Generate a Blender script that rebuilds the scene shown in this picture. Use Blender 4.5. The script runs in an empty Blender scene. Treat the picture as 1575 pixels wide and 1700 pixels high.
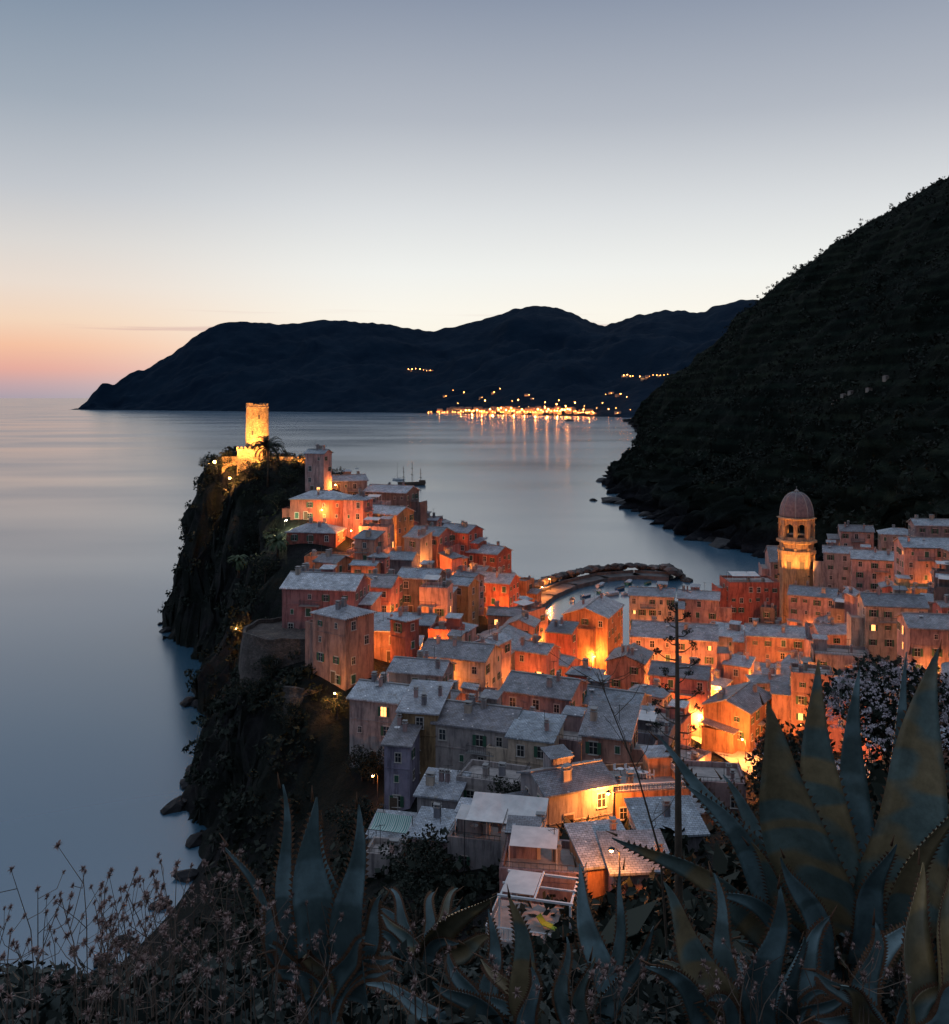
import bpy, math, random
import numpy as np
from mathutils import Vector, Matrix, noise
from mathutils.bvhtree import BVHTree
R=random.Random(7); NR=np.random.RandomState(5)
scene=bpy.context.scene; COL=scene.collection
rad=math.radians
EYE=75.0; F=1575.0
def W(u,v,d): return Vector(((u-787.5)/F*d, d, EYE-(v-660)/F*d))
# ------------------------------------------------------------ materials
def srgb(h):
    h=h.lstrip('#'); o=[]
    for i in (0,2,4):
        c=int(h[i:i+2],16)/255; o.append(c/12.92 if c<=.04045 else ((c+.055)/1.055)**2.4)
    return tuple(o)+(1,)
def c4(c): return tuple(c[:3])+(1,)
class NT:
    def __init__(s,mat): s.t=mat.node_tree; s.n=s.t.nodes; s.l=s.t.links
    def add(s,ty,**k):
        n=s.n.new(ty)
        for a,b in k.items(): setattr(n,a,b)
        return n
    def link(s,a,b): s.l.new(a,b)
def newmat(name):
    m=bpy.data.materials.new(name); m.use_nodes=True
    nt=NT(m); b=nt.n['Principled BSDF']; return m,nt,b
def mix(nt,fac,a,b,mode='MIX'):
    n=nt.add('ShaderNodeMix',data_type='RGBA',blend_type=mode)
    if hasattr(fac,'links'): nt.link(fac,n.inputs[0])
    else: n.inputs[0].default_value=fac
    for i,x in ((6,a),(7,b)):
        if hasattr(x,'links'): nt.link(x,n.inputs[i])
        else: n.inputs[i].default_value=c4(x)
    return n.outputs[2]
def ramp(nt,fac,stops):
    r=nt.add('ShaderNodeValToRGB'); e=r.color_ramp.elements
    e.remove(e[1]); e[0].position=stops[0][0]; e[0].color=c4(stops[0][1])
    for p,c in stops[1:]:
        q=e.new(p); q.color=c4(c)
    nt.link(fac,r.inputs[0]); return r.outputs[0]
def noisetex(nt,scale,detail=5,rough=.6,coord='Object',sc=None):
    tc=nt.add('ShaderNodeTexCoord'); o=tc.outputs[coord]
    if sc:
        mp=nt.add('ShaderNodeMapping'); mp.inputs['Scale'].default_value=sc; nt.link(o,mp.inputs[0]); o=mp.outputs[0]
    n=nt.add('ShaderNodeTexNoise'); n.inputs['Scale'].default_value=scale; n.inputs['Detail'].default_value=detail; n.inputs['Roughness'].default_value=rough
    nt.link(o,n.inputs['Vector']); return n.outputs['Fac']
def bump(nt,b,h,st,dist):
    n=nt.add('ShaderNodeBump'); n.inputs['Strength'].default_value=st; n.inputs['Distance'].default_value=dist
    nt.link(h,n.inputs['Height']); nt.link(n.outputs[0],b.inputs['Normal'])
def M(name,a,b2,scale=1,rough=.85,bs=.4,bd=.1,lo=.35,hi=.65,rand=0,coord='Object',sc=None,spec=.3):
    m,nt,b=newmat(name); f=noisetex(nt,scale,coord=coord,sc=sc)
    c=ramp(nt,f,[(lo,a),(hi,b2)])
    if rand:
        oi=nt.add('ShaderNodeObjectInfo'); rr=ramp(nt,oi.outputs['Random'],[(0,(1-rand,)*3),(1,(1+rand*.4,)*3)])
        c=mix(nt,1,c,rr,'MULTIPLY')
    nt.link(c,b.inputs['Base Color']); b.inputs['Roughness'].default_value=rough
    b.inputs['Specular IOR Level'].default_value=spec
    if bs: bump(nt,b,f,bs,bd)
    return m
def EM(name,col,st):
    m,nt,b=newmat(name); b.inputs['Base Color'].default_value=c4(col)
    b.inputs['Emission Color'].default_value=c4(col); b.inputs['Emission Strength'].default_value=st; return m
def wallmat(name,col):
    m,nt,b=newmat(name)
    f=noisetex(nt,.35,6,.65); g=noisetex(nt,1.0,5,.7,sc=(1.6,1.6,.22)); k=noisetex(nt,6,4)
    c=mix(nt,1,c4(col),ramp(nt,f,[(.3,(.6,.6,.63)),(.65,(1.08,1.05,1.0))]),'MULTIPLY')
    c=mix(nt,1,c,ramp(nt,g,[(.36,(.45,.45,.48)),(.54,(1,1,1))]),'MULTIPLY')
    oi=nt.add('ShaderNodeObjectInfo'); c=mix(nt,1,c,ramp(nt,oi.outputs['Random'],[(0,(.6,.66,.74)),(1,(1.15,1.08,1.0))]),'MULTIPLY')
    nt.link(c,b.inputs['Base Color']); b.inputs['Roughness'].default_value=.92; bump(nt,b,k,.35,.05); return m
def slate(name,a,b2,dots=True):
    m,nt,b=newmat(name)
    tc=nt.add('ShaderNodeTexCoord')
    br=nt.add('ShaderNodeTexBrick'); br.inputs['Scale'].default_value=1.0
    br.inputs['Brick Width'].default_value=.45; br.inputs['Row Height'].default_value=.27; br.inputs['Mortar Size'].default_value=.02
    br.inputs['Color1'].default_value=c4(a); br.inputs['Color2'].default_value=c4(b2); br.inputs['Mortar'].default_value=(.10,.105,.11,1)
    br.inputs['Bias'].default_value=0
    nt.link(tc.outputs['Object'],br.inputs['Vector'])
    f=noisetex(nt,.45,6,.7)
    c=mix(nt,1,br.outputs['Color'],ramp(nt,f,[(.32,(.42,.44,.46)),(.62,(1.12,1.12,1.12))]),'MULTIPLY')
    f2=noisetex(nt,1.3,6,.8)
    c=mix(nt,ramp(nt,f2,[(.52,(0,0,0)),(.64,(.75,.75,.75))]),c,(.17,.145,.115))
    if dots:
        vo=nt.add('ShaderNodeTexVoronoi'); vo.inputs['Scale'].default_value=.62; vo.inputs['Randomness'].default_value=.35
        mp=nt.add('ShaderNodeMapping'); mp.inputs['Scale'].default_value=(1,1.3,.001); nt.link(tc.outputs['Object'],mp.inputs[0]); nt.link(mp.outputs[0],vo.inputs['Vector'])
        c=mix(nt,ramp(nt,vo.outputs['Distance'],[(.08,(1,1,1)),(.1,(0,0,0))]),c,(.9,.9,.88))
    oi=nt.add('ShaderNodeObjectInfo'); c=mix(nt,1,c,ramp(nt,oi.outputs['Random'],[(0,(.40,.42,.46)),(.25,(.78,.68,.66)),(.5,(.93,.98,1.04)),(.75,(.68,.74,.78)),(1,(1.3,1.28,1.28))]),'MULTIPLY')
    nt.link(c,b.inputs['Base Color']); b.inputs['Roughness'].default_value=.5; bump(nt,b,br.outputs['Fac'],.5,-.06); return m
def stonemat(name,a,b2,sc=1.0):
    m,nt,b=newmat(name)
    tc=nt.add('ShaderNodeTexCoord'); vo=nt.add('ShaderNodeTexVoronoi'); vo.inputs['Scale'].default_value=2.2*sc
    mp=nt.add('ShaderNodeMapping'); mp.inputs['Scale'].default_value=(1,1,1.7); nt.link(tc.outputs['Object'],mp.inputs[0]); nt.link(mp.outputs[0],vo.inputs['Vector'])
    vo.feature='DISTANCE_TO_EDGE'
    v2=nt.add('ShaderNodeTexVoronoi'); v2.inputs['Scale'].default_value=2.2*sc; nt.link(mp.outputs[0],v2.inputs['Vector'])
    c=mix(nt,v2.outputs['Color'],a,b2)
    f=noisetex(nt,.5,6,.7); c=mix(nt,1,c,ramp(nt,f,[(.3,(.4,.4,.4)),(.65,(1.1,1.1,1.1))]),'MULTIPLY')
    c=mix(nt,ramp(nt,vo.outputs['Distance'],[(0.02,(.7,.7,.7)),(.09,(0,0,0))]),c,(.03,.03,.03))
    nt.link(c,b.inputs['Base Color']); b.inputs['Roughness'].default_value=.95; bump(nt,b,vo.outputs['Distance'],.8,.25); return m
WC={'pink':((.54,.25,.23),'pink'),'red':((.46,.15,.115),'brick-red'),'orange':((.58,.29,.16),'orange'),'yellow':((.64,.46,.25),'yellow'),
 'ochre':((.50,.33,.17),'ochre'),'cream':((.60,.51,.42),'cream'),'grey':((.38,.36,.37),'grey'),'dark':((.24,.20,.19),'brown'),
 'violet':((.38,.35,.46),'lilac'),'rose':((.57,.39,.37),'rose'),'salmon':((.58,.33,.26),'salmon')}
WM={k:wallmat('stucco_'+k,v[0]) for k,v in WC.items()}
SL=[slate('slate_light',(.62,.65,.68),(.40,.43,.47)),slate('slate_mid',(.42,.45,.49),(.27,.29,.33)),slate('slate_plain',(.50,.51,.54),(.33,.35,.38),False)]
STONE=stonemat('rubble_stone',(.15,.125,.11),(.065,.058,.054)); CASTLE=stonemat('castle_stone',(.62,.46,.27),(.36,.25,.15),.8)
CONC=M('concrete',(.38,.37,.36),(.22,.22,.22),.5); PIERM=M('pier_concrete',(.15,.145,.145),(.07,.07,.07),.4); PAVE=M('paving',(.36,.33,.30),(.22,.2,.18),.8)
DECK=M('terrace_floor',(.42,.38,.36),(.26,.24,.23),.9)
GLASS=M('window_glass',(.015,.018,.022),(.03,.035,.04),1,.12,0,0,spec=.6)
FRAMEM=M('window_surround',(.55,.52,.48),(.42,.39,.36),3,.8,.1,.02); SHUT=M('green_shutter',(.03,.09,.06),(.045,.12,.08),9,.6,.5,.02,sc=(.1,.1,6))
LITWIN=EM('lit_window',(1,.42,.12),3.0); BULB=EM('lamp_bulb',(1,.45,.12),110); BULBW=EM('lamp_bulb_white',(1,.9,.6),90)
METAL=M('dark_metal',(.04,.04,.045),(.06,.06,.06),4,.5,.1,.01); WHITE=M('white_paint',(.78,.78,.78),(.62,.63,.65),2,.6,.1,.02)
WOOD=M('weathered_wood',(.16,.11,.08),(.08,.06,.045),3,.8,.4,.03,sc=(1,1,8))
CLOTH=M('awning_canvas',(.72,.70,.68),(.56,.55,.54),.8,.85,.3,.05)
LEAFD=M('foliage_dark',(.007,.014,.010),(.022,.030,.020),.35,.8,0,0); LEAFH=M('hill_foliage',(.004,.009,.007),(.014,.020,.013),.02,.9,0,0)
LEAFG=M('shrub_leaves',(.018,.032,.030),(.045,.055,.046),2.5,.7,0,0); PALM=M('palm_leaf',(.04,.07,.035),(.07,.10,.045),1,.6,0,0)
BARK=M('bark',(.10,.075,.055),(.05,.04,.03),3,.9,.6,.05)
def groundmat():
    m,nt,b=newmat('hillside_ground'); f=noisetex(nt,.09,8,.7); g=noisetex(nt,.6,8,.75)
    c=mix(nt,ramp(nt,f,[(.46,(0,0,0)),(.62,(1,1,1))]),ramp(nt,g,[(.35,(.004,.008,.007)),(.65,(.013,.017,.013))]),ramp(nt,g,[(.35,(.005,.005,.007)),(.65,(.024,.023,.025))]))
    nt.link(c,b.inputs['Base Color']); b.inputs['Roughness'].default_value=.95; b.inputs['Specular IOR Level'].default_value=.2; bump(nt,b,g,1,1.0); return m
GROUND=groundmat()
def hillmat():
    m,nt,b=newmat('wooded_hill'); f=noisetex(nt,.012,8,.7); g=noisetex(nt,.12,6,.75)
    geo=nt.add('ShaderNodeNewGeometry'); sp=nt.add('ShaderNodeSeparateXYZ'); nt.link(geo.outputs['Position'],sp.inputs[0])
    c=mix(nt,ramp(nt,f,[(.4,(0,0,0)),(.62,(1,1,1))]),ramp(nt,g,[(.3,(.002,.005,.005)),(.7,(.008,.014,.011))]),ramp(nt,g,[(.3,(.005,.010,.008)),(.7,(.021,.026,.018))]))
    mr=nt.add('ShaderNodeMapRange'); mr.inputs[1].default_value=2; mr.inputs[2].default_value=16; mr.inputs[3].default_value=1; mr.inputs[4].default_value=0; nt.link(sp.outputs[2],mr.inputs[0])
    c=mix(nt,mr.outputs[0],c,ramp(nt,g,[(.3,(.004,.005,.008)),(.7,(.026,.026,.032))]))
    wv=nt.add('ShaderNodeMath',operation='SINE'); ml=nt.add('ShaderNodeMath',operation='MULTIPLY'); ml.inputs[1].default_value=.62; nt.link(sp.outputs[2],ml.inputs[0]); nt.link(ml.outputs[0],wv.inputs[0])
    c=mix(nt,1,c,ramp(nt,wv.outputs[0],[(.0,(.7,.7,.7)),(.9,(1.45,1.45,1.35))]),'MULTIPLY')
    nt.link(c,b.inputs['Base Color']); b.inputs['Roughness'].default_value=1; b.inputs['Specular IOR Level'].default_value=.05; bump(nt,b,g,1,4); return m
HILL=hillmat()
FARM=M('far_mountain',(.003,.012,.026),(.008,.021,.039),.004,1,.8,30,.3,.7,spec=.05)  # aerial haze painted into the bluish base colour, no volume
# ------------------------------------------------------------ mesh helpers
class MB:
    def __init__(s): s.v=[];s.f=[];s.m=[]
    def add(s,vs,fs,mi=0):
        o=len(s.v); s.v+= [tuple(x) for x in vs]; s.f+=[tuple(i+o for i in f) for f in fs]; s.m+=[mi]*len(fs); return s
    def box(s,cx,cy,cz,sx,sy,sz,mi=0,rz=0,top=1.0):
        c,n=math.cos(rz),math.sin(rz); vs=[]
        for z in (-1,1):
            k=1 if z<0 else top
            for x,y in ((-1,-1),(1,-1),(1,1),(-1,1)):
                a,b=x*sx/2*k,y*sy/2*k; vs.append((cx+a*c-b*n,cy+a*n+b*c,cz+z*sz/2))
        return s.add(vs,[(3,2,1,0),(4,5,6,7),(0,1,5,4),(1,2,6,5),(2,3,7,6),(3,0,4,7)],mi)
    def slab(s,p,t,mi=0):
        n=len(p); vs=list(p)+[(a,b,c-t) for a,b,c in p]
        return s.add(vs,[tuple(range(n)),tuple(range(2*n-1,n-1,-1))]+[(i,i+n,(i+1)%n+n,(i+1)%n) for i in range(n)],mi)
    def rev(s,prof,n,mi=0,cx=0,cy=0,a0=0,cap=True):
        vs=[];fs=[]
        for r,z in prof:
            for i in range(n):
                a=a0+2*math.pi*i/n; vs.append((cx+r*math.cos(a),cy+r*math.sin(a),z))
        for j in range(len(prof)-1):
            for i in range(n): k=(i+1)%n; fs.append((j*n+i,j*n+k,(j+1)*n+k,(j+1)*n+i))
        if cap: fs.append(tuple(range((len(prof)-1)*n,len(prof)*n))); fs.append(tuple(range(n-1,-1,-1)))
        return s.add(vs,fs,mi)
    def tube(s,pts,rs,n=5,mi=0):
        pts=[Vector(p) for p in pts]; vs=[];fs=[]
        if not hasattr(rs,'__len__'): rs=[rs]*len(pts)
        for i,p in enumerate(pts):
            t=(pts[min(i+1,len(pts)-1)]-pts[max(i-1,0)]).normalized()
            a=t.cross(Vector((0,0,1))); a=a.normalized() if a.length>.01 else Vector((1,0,0)); b=t.cross(a)
            for k in range(n):
                an=2*math.pi*k/n; vs.append(p+(a*math.cos(an)+b*math.sin(an))*rs[i])
        for j in range(len(pts)-1):
            for i in range(n): k=(i+1)%n; fs.append((j*n+i,j*n+k,(j+1)*n+k,(j+1)*n+i))
        fs.append(tuple(range(n-1,-1,-1))); fs.append(tuple(range((len(pts)-1)*n,len(pts)*n)))
        return s.add(vs,fs,mi)
    def mesh(s,name,mats,smooth=False):
        me=bpy.data.meshes.new(name); me.from_pydata(s.v,[],s.f)
        for m in mats: me.materials.append(m)
        me.polygons.foreach_set('material_index',s.m)
        if smooth: me.polygons.foreach_set('use_smooth',[True]*len(s.f))
        me.update(); return me
def obj(name,data,parent=None,loc=(0,0,0),rz=0,sc=None,**props):
    o=bpy.data.objects.new(name,data); COL.objects.link(o); o.location=loc; o.rotation_euler=(0,0,rz)
    if sc is not None: o.scale=sc if hasattr(sc,'__len__') else (sc,)*3
    if parent: o.parent=parent
    for k,v in props.items(): o[k]=v
    return o
def npmesh(name,V,Fq,mat,smooth=False):
    me=bpy.data.meshes.new(name); k=Fq.shape[1]
    me.vertices.add(len(V)); me.vertices.foreach_set('co',V.astype(np.float32).ravel())
    me.loops.add(Fq.size); me.loops.foreach_set('vertex_index',Fq.astype(np.int32).ravel())
    me.polygons.add(len(Fq)); me.polygons.foreach_set('loop_start',np.arange(0,Fq.size,k,dtype=np.int32)); 
    me.polygons.foreach_set('loop_total',np.full(len(Fq),k,dtype=np.int32))
    me.materials.append(mat); me.update(calc_edges=True)
    if smooth: me.polygons.foreach_set('use_smooth',[True]*len(Fq))
    return me
def clumps(name,P,rr,mat,nl=26,leaf=.42,flat=.8,shell=.55):
    P=np.array(P);N=len(P); rr=np.broadcast_to(np.array(rr,float),(N,))
    d=NR.normal(size=(N,nl,3)); d/=np.linalg.norm(d,axis=2,keepdims=True)
    q=d*(shell+(1-shell)*NR.rand(N,nl,1))*rr[:,None,None]*np.array([1,1,flat])
    c=P[:,None,:]+q
    a=NR.normal(size=(N,nl,3)); a/=np.linalg.norm(a,axis=2,keepdims=True)
    b=np.cross(d+.5*NR.normal(size=d.shape),a); b/=np.linalg.norm(b,axis=2,keepdims=True)+1e-6
    s=(leaf*(.5+NR.rand(N,nl,1)))*rr[:,None,None]
    V=np.stack([c-a*s,c-b*s*.6,c+a*s,c+b*s*.6],axis=2).reshape(-1,3)
    return npmesh(name,V,np.arange(len(V)).reshape(-1,4),mat)
# ------------------------------------------------------------ terrain
CP=[(0,-40,86),(60,-30,92),(-60,-30,70),(0,0,73.3),(-3,2.5,73.1),(3,2.5,73.3),(-6,5,71.7),(6,5,72.3),(0,5,71.9),(10,8,70.5),(-10,8,68),(0,9,68.3),(0,14,63.5),(12,14,67),
(0,30,53),(12,30,61),(20,42,56),(30,60,47),(-10,22,56),(-20,40,38),(5,58,37),(5,76,31.5),(12,90,31),(-4,100,26),(-25,70,20),(-38,100,5),(-55,118,-2),(-60,90,-3),(-45,60,3),(-35,40,14),(-70,20,0),(-30,15,38),(-90,-20,10),
(45,85,36),(60,60,55),(90,60,66),(120,110,52),(200,100,95),(10,108,27.5),(25,115,24),(-12,132,19),(4,140,22),(20,140,19),(-28,140,8),(-42,150,1),(-58,145,-5),(-50,166,-3),(-40,160,7),(-58,190,-3),
(35,135,16),(50,132,14),(50,150,11),(47,177,9),(37,224,4.5),(24,262,2),(40,262,1.8),(62,235,5),(64,200,10),(75,160,17),(100,140,34),(-35,186,28.5),(-33,172,27),(-49,196,17),(-58,204,-1),(-63,222,-4),(-55,225,18),(-48,232,32),
(-43,178,23),(-44,188,25),(-50,180,8),(-34,160,21.5),(-25,150,19),(-39,158,9),(-38,167,23),
(-15,190,25),(0,180,21),(15,185,14),(25,200,8),(-20,230,31),(0,232,23),(15,240,10),(-55,262,42),(-69,256,-3),(-75,266,-6),(-84,281,-7),(-59,246,32),(-63,250,14),(-70,276,38),(-30,262,35),(-5,265,23),(12,275,9),(22,300,2),(14,320,7),
(-89,308,50),(-86,296,42),(-74,285,44),(-79,281,14),(-92,318,44),(-95,326,28),(-93,302,12),(-68,300,54),(-50,302,53),(-40,312,48),(-70,330,42),(-25,300,34),(-5,310,22),(5,335,12),(-15,345,14),(-50,350,18),(-100,338,-6),(-97,302,-6),(-104,322,-8),(-94,350,-6),(-92,288,-8),(-80,364,-5),(-40,372,-4),(0,366,-4),(22,352,-3),(30,330,-4),(35,300,-4),(34,285,-3),(60,285,-4),(50,320,-5),(85,300,-3),(84,330,-4),
(70,262,3),(96,290,4),(100,330,3),(112,345,2),(95,250,11),(90,190,24),(120,190,33),(125,240,28),(130,290,17),(150,330,16),(112,372,-3),(140,380,3),(150,440,-2),(180,400,18),(200,330,38),(190,220,52),(260,250,95),(280,380,100),(250,150,95),(0,430,-8),(-120,300,-8),(-115,350,-8),(-130,250,-8),(-130,400,-8),(90,430,-8),(-130,100,-8)]
CPa=np.array(CP,float); NCP=len(CPa)
DD=np.hypot(CPa[:,None,0]-CPa[None,:,0],CPa[:,None,1]-CPa[None,:,1])
AA=np.zeros((NCP+3,NCP+3)); AA[:NCP,:NCP]=DD; AA[:NCP,NCP]=1; AA[:NCP,NCP+1]=CPa[:,0]; AA[:NCP,NCP+2]=CPa[:,1]; AA[NCP:,:NCP]=AA[:NCP,NCP:].T
wts=np.linalg.solve(AA,np.concatenate([CPa[:,2],[0,0,0]]))
def TH(x,y):
    x=np.atleast_1d(np.asarray(x,float)); y=np.atleast_1d(np.asarray(y,float))
    r=np.hypot(x[:,None]-CPa[None,:,0],y[:,None]-CPa[None,:,1])
    return np.maximum(r@wts[:NCP]+wts[NCP]+wts[NCP+1]*x+wts[NCP+2]*y,-8)
def th(x,y): return float(TH(x,y)[0])
def fbm(p,o=5): return noise.fractal(p,1.0,2.0,o)
def grid_faces(ny,nx):
    i=np.arange((ny-1)*(nx-1)); r=i//(nx-1); c=i%(nx-1); a=r*nx+c
    return np.stack([a,a+1,a+nx+1,a+nx],1)
ty=np.linspace(0,1,270); ys=-40+ (0.28*ty+0.72*ty**1.6)*500
xs=np.concatenate([np.linspace(-140,-112,10,endpoint=False),np.linspace(-112,-20,110,endpoint=False),np.linspace(-20,20,50,endpoint=False),np.linspace(20,150,75,endpoint=False),np.linspace(150,330,40)])
GX,GY=np.meshgrid(xs,ys); gz=TH(GX.ravel(),GY.ravel()).reshape(GX.shape)
gy_,gx_=np.gradient(gz,ys,xs); slope=np.hypot(gx_,gy_)
V=[]
for j in range(len(ys)):
    for i in range(len(xs)):
        x,y,z=GX[j,i],GY[j,i],gz[j,i]; d=math.hypot(x,y)
        a=min(max(slope[j,i]-.45,0),1.2)*4.5*min(1,max(0,(d-14)/60))
        if a>.05:
            p=Vector((x*.09,y*.09,z*.09)); q=Vector((x*.09+9,y*.09,z*.12))
            x+=fbm(p)*a*.6; y+=fbm(q)*a*.9; z+=fbm(p+q)*a*.7+abs(noise.noise(q*3))*a*.5-a*.12
        V.append((x,y,z))
V=np.array(V); GF=grid_faces(len(ys),len(xs))
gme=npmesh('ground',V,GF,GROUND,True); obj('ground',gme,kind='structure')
GV=V
# sea
mb=MB(); N=96; rs=[0.5,200,1000,4000,20000,120000]; vs=[];fs=[]
for r in rs:
    for i in range(N): a=2*math.pi*i/N; vs.append((r*math.cos(a),300+r*math.sin(a),0))
for j in range(len(rs)-1):
    for i in range(N): k=(i+1)%N; fs.append((j*N+i,j*N+k,(j+1)*N+k,(j+1)*N+i))
fs.append(tuple(range(N)))
mb.add(vs,fs)
m,nt,b=newmat('sea_water')
b.inputs['IOR'].default_value=2.2; b.inputs['Specular IOR Level'].default_value=.65
f=noisetex(nt,.0022,3,.5,sc=(1,2.4,1)); b.inputs['Base Color'].default_value=(.04,.12,.19,1)
r_=ramp(nt,f,[(.35,(.17,)*3),(.65,(.25,)*3)]); nt.link(r_,b.inputs['Roughness'])
obj('sea',mb.mesh('sea',[m]),kind='structure')
# lofted hills
def loft(name,base,crest,ns,ntt,prof,amp,nsc,mat,back,seed=0,fine=0,crag=0):
    B=np.array(base,float);C=np.array(crest,float); k=len(B); s=np.linspace(0,k-1,ns)
    Bi=np.stack([np.interp(s,np.arange(k),B[:,a]) for a in range(3)],1); Ci=np.stack([np.interp(s,np.arange(k),C[:,a]) for a in range(3)],1)
    V=[]; 
    for j in range(ns):
        b_,c_=Bi[j],Ci[j]
        for i in range(ntt+8):
            t=i/(ntt-1); t=t**1.3 if t<1 else t
            if t<=1:
                p=b_+(c_-b_)*t; z=b_[2]+(c_[2]-b_[2])*prof(t)
            else:
                e=(i-ntt+1)/8; p=c_+np.array(back)*e; z=c_[2]+back[2]*e
                if z<-5: z=-5
            q=Vector((p[0]*nsc+seed,p[1]*nsc,z*nsc)); w=min(1,t*5)*(1 if t<=.8 else max(.25,1-(t-.8)*3.5)); am=amp(t,j/(ns-1))
            dz=fbm(q,6)*am*w; dx=fbm(q+Vector((31,7,3)),5)*am*.8*(w+.35*(1-min(1,t*5)))
            zz=z+dz+fine*noise.noise(q*14)
            if crag and t<.3:
                cw=(1-t/.3)*crag*min(1,p[1]/700+.3); dx-=(abs(noise.noise(q*5))*1.6+abs(noise.noise(q*11))*.7)*cw; zz+=abs(noise.noise(q*7+Vector((3,3,3))))*cw*min(1,t*30)
            if t<=.002: zz=-3
            V.append((p[0]+dx,p[1]+dx*.5,zz))
    V=np.array(V); Fq=grid_faces(ns,ntt+8); return V,Fq,npmesh(name,V,Fq,mat,True)
base=[(240,140,60),(215,255,48),(165,345,16),(150,420,-1),(134,482,-1),(120,540,-1),(114,675,-1),(121,770,-1),(125,862,-1),(196,1100,-1),(266,1476,-1),(356,2000,-1),(441,2625,-1),(480,2950,-1)]
crest=[(560,280,330),(480,560,310),(455,760,298),(425,850,275),(431,980,268),(428,1100,259),(423,1250,238),(430,1450,219),(442,1650,189),(461,1900,165),(475,2250,129),(480,2500,97),(476,2750,28),(530,3000,4)]
HVt,HF,me=loft('hill',base,crest,360,120,lambda t:.04*t**.6+.96*t**1.06,lambda t,s:(12+26*s),.010,HILL,(260,260,-110),fine=2.4,crag=18)
obj('wooded_hill',me,kind='structure')
prof=[(118,681),(140,677),(150,655),(170,635),(190,638),(215,619),(226,612),(236,617),(260,601),(290,585),(320,560),(350,541),(375,533),(420,533),(470,538),(520,532),(560,531),(600,535),(640,537),(680,544),(715,549),(750,541),(800,530),(830,520),(860,510),(890,506),(920,509),(950,518),(975,532),(1000,541),(1030,531),(1060,522),(1100,515),(1130,514),(1160,520),(1190,506),(1220,499),(1255,496),(1330,500)]
ds=lambda u:np.interp(u,[118,250,400,700,850,960,1050,1330],[5900,5500,5150,4600,4150,3800,3500,3300]); dr=lambda u:np.interp(u,[118,180,300,500,900,1100,1330],[5950,6000,6200,6400,6500,5900,5300])
bb=[];cc=[]
for u in np.linspace(118,1330,120):
    v=np.interp(u,[p[0] for p in prof],[p[1] for p in prof]); q=W(u,660,ds(u)); bb.append((q.x,q.y,-1)); q=W(u,v+1,dr(u)); cc.append(tuple(q))
FV,FF,me=loft('far',bb,cc,420,60,lambda t:t**1.12,lambda t,s:105*math.sin(math.pi*min(t,1))+8,.0016,FARM,(100,900,-420),seed=4,fine=11)
obj('far_mountain',me,kind='structure')
bvF=BVHTree.FromPolygons([tuple(v) for v in FV],[tuple(f) for f in FF]); bvH=BVHTree.FromPolygons([tuple(v) for v in HVt],[tuple(f) for f in HF])
def pick(V,cond,n):
    idx=[i for i in NR.permutation(len(V))[:n*9] if cond(V[i])][:n]; return V[idx]
P=pick(HVt,lambda p:p[2]>20 and p[1]<1500,6500); P=P+NR.normal(size=P.shape)*np.array([5,5,.4])
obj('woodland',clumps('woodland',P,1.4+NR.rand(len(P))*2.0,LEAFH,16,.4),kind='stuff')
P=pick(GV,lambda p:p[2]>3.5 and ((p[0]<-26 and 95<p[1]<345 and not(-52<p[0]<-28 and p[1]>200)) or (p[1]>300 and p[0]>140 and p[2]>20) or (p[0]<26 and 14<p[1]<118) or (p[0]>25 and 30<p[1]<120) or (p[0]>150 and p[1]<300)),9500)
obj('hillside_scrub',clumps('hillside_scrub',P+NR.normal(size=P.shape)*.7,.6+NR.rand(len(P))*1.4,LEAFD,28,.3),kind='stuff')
# ------------------------------------------------------------ houses
def winmesh(kind):
    m=MB(); w,h=.95,1.45
    m.box(0,-.03,0,w+.3,.06,h+.34,0); gl=2 if kind=='lit' else 1
    if kind=='closed': m.box(-w/4,-.08,0,w/2-.02,.06,h,3); m.box(w/4,-.08,0,w/2-.02,.06,h,3)
    else:
        m.box(0,-.065,0,w,.03,h,gl); m.box(0,-.09,0,.06,.03,h,0); m.box(0,-.09,.15,w,.026,.05,0)
    if kind in('open','lit'): m.box(-w*.78,-.1,0,w/2,.05,h,3); m.box(w*.78,-.1,0,w/2,.05,h,3)
    m.box(0,-.11,-h/2-.1,w+.4,.2,.08,0)
    return m.mesh('window_'+kind,[FRAMEM,GLASS,LITWIN,SHUT])
WIN={k:winmesh(k) for k in('open','plain','closed','lit')}
m=MB(); m.box(0,-.04,1.1,1.3,.08,2.3,0); m.box(0,-.1,1.05,1.0,.06,2.05,1); m.box(0,-.14,1.5,.7,.02,.6,1); DOORM=m.mesh('door',[FRAMEM,WOOD])
def chimmesh(i):
    m=MB(); a=.55+.2*i; m.box(0,0,.5,a,a*.8,1.9,0); m.box(0,0,1.5,a+.2,a*.8+.2,.09,1)
    for s in(-1,1): m.box(s*a*.32,0,1.66,.12,a*.6,.24,0)
    m.box(0,0,1.83,a+.15,a*.8+.1,.08,1); return m.mesh('chimney',[WM[['rose','grey','cream'][i]],CONC])
CH=[chimmesh(i) for i in range(3)]
m=MB(); pr=[(.02,0),(.2,.03),(.34,.09),(.42,.16)]; m.rev(pr,14,0,cap=False); m.tube([(0,0,0),(0,0,-.25),(0,.3,-.3)],.025,5,1); m.tube([(0,0,.03),(.02,0,.35)],.015,4,1)
DISH=m.mesh('satellite_dish',[WHITE,METAL])
m=MB(); m.tube([(0,0,-.5),(0,0,2.6)],.04,5); m.tube([(-.6,0,2.5),(.6,0,2.5)],.025,4)
for i in range(6): m.tube([(-.5+i*.2,-.28,2.5),(-.5+i*.2,.28,2.5)],.015,3)
ANT=m.mesh('antenna',[METAL])
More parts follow.
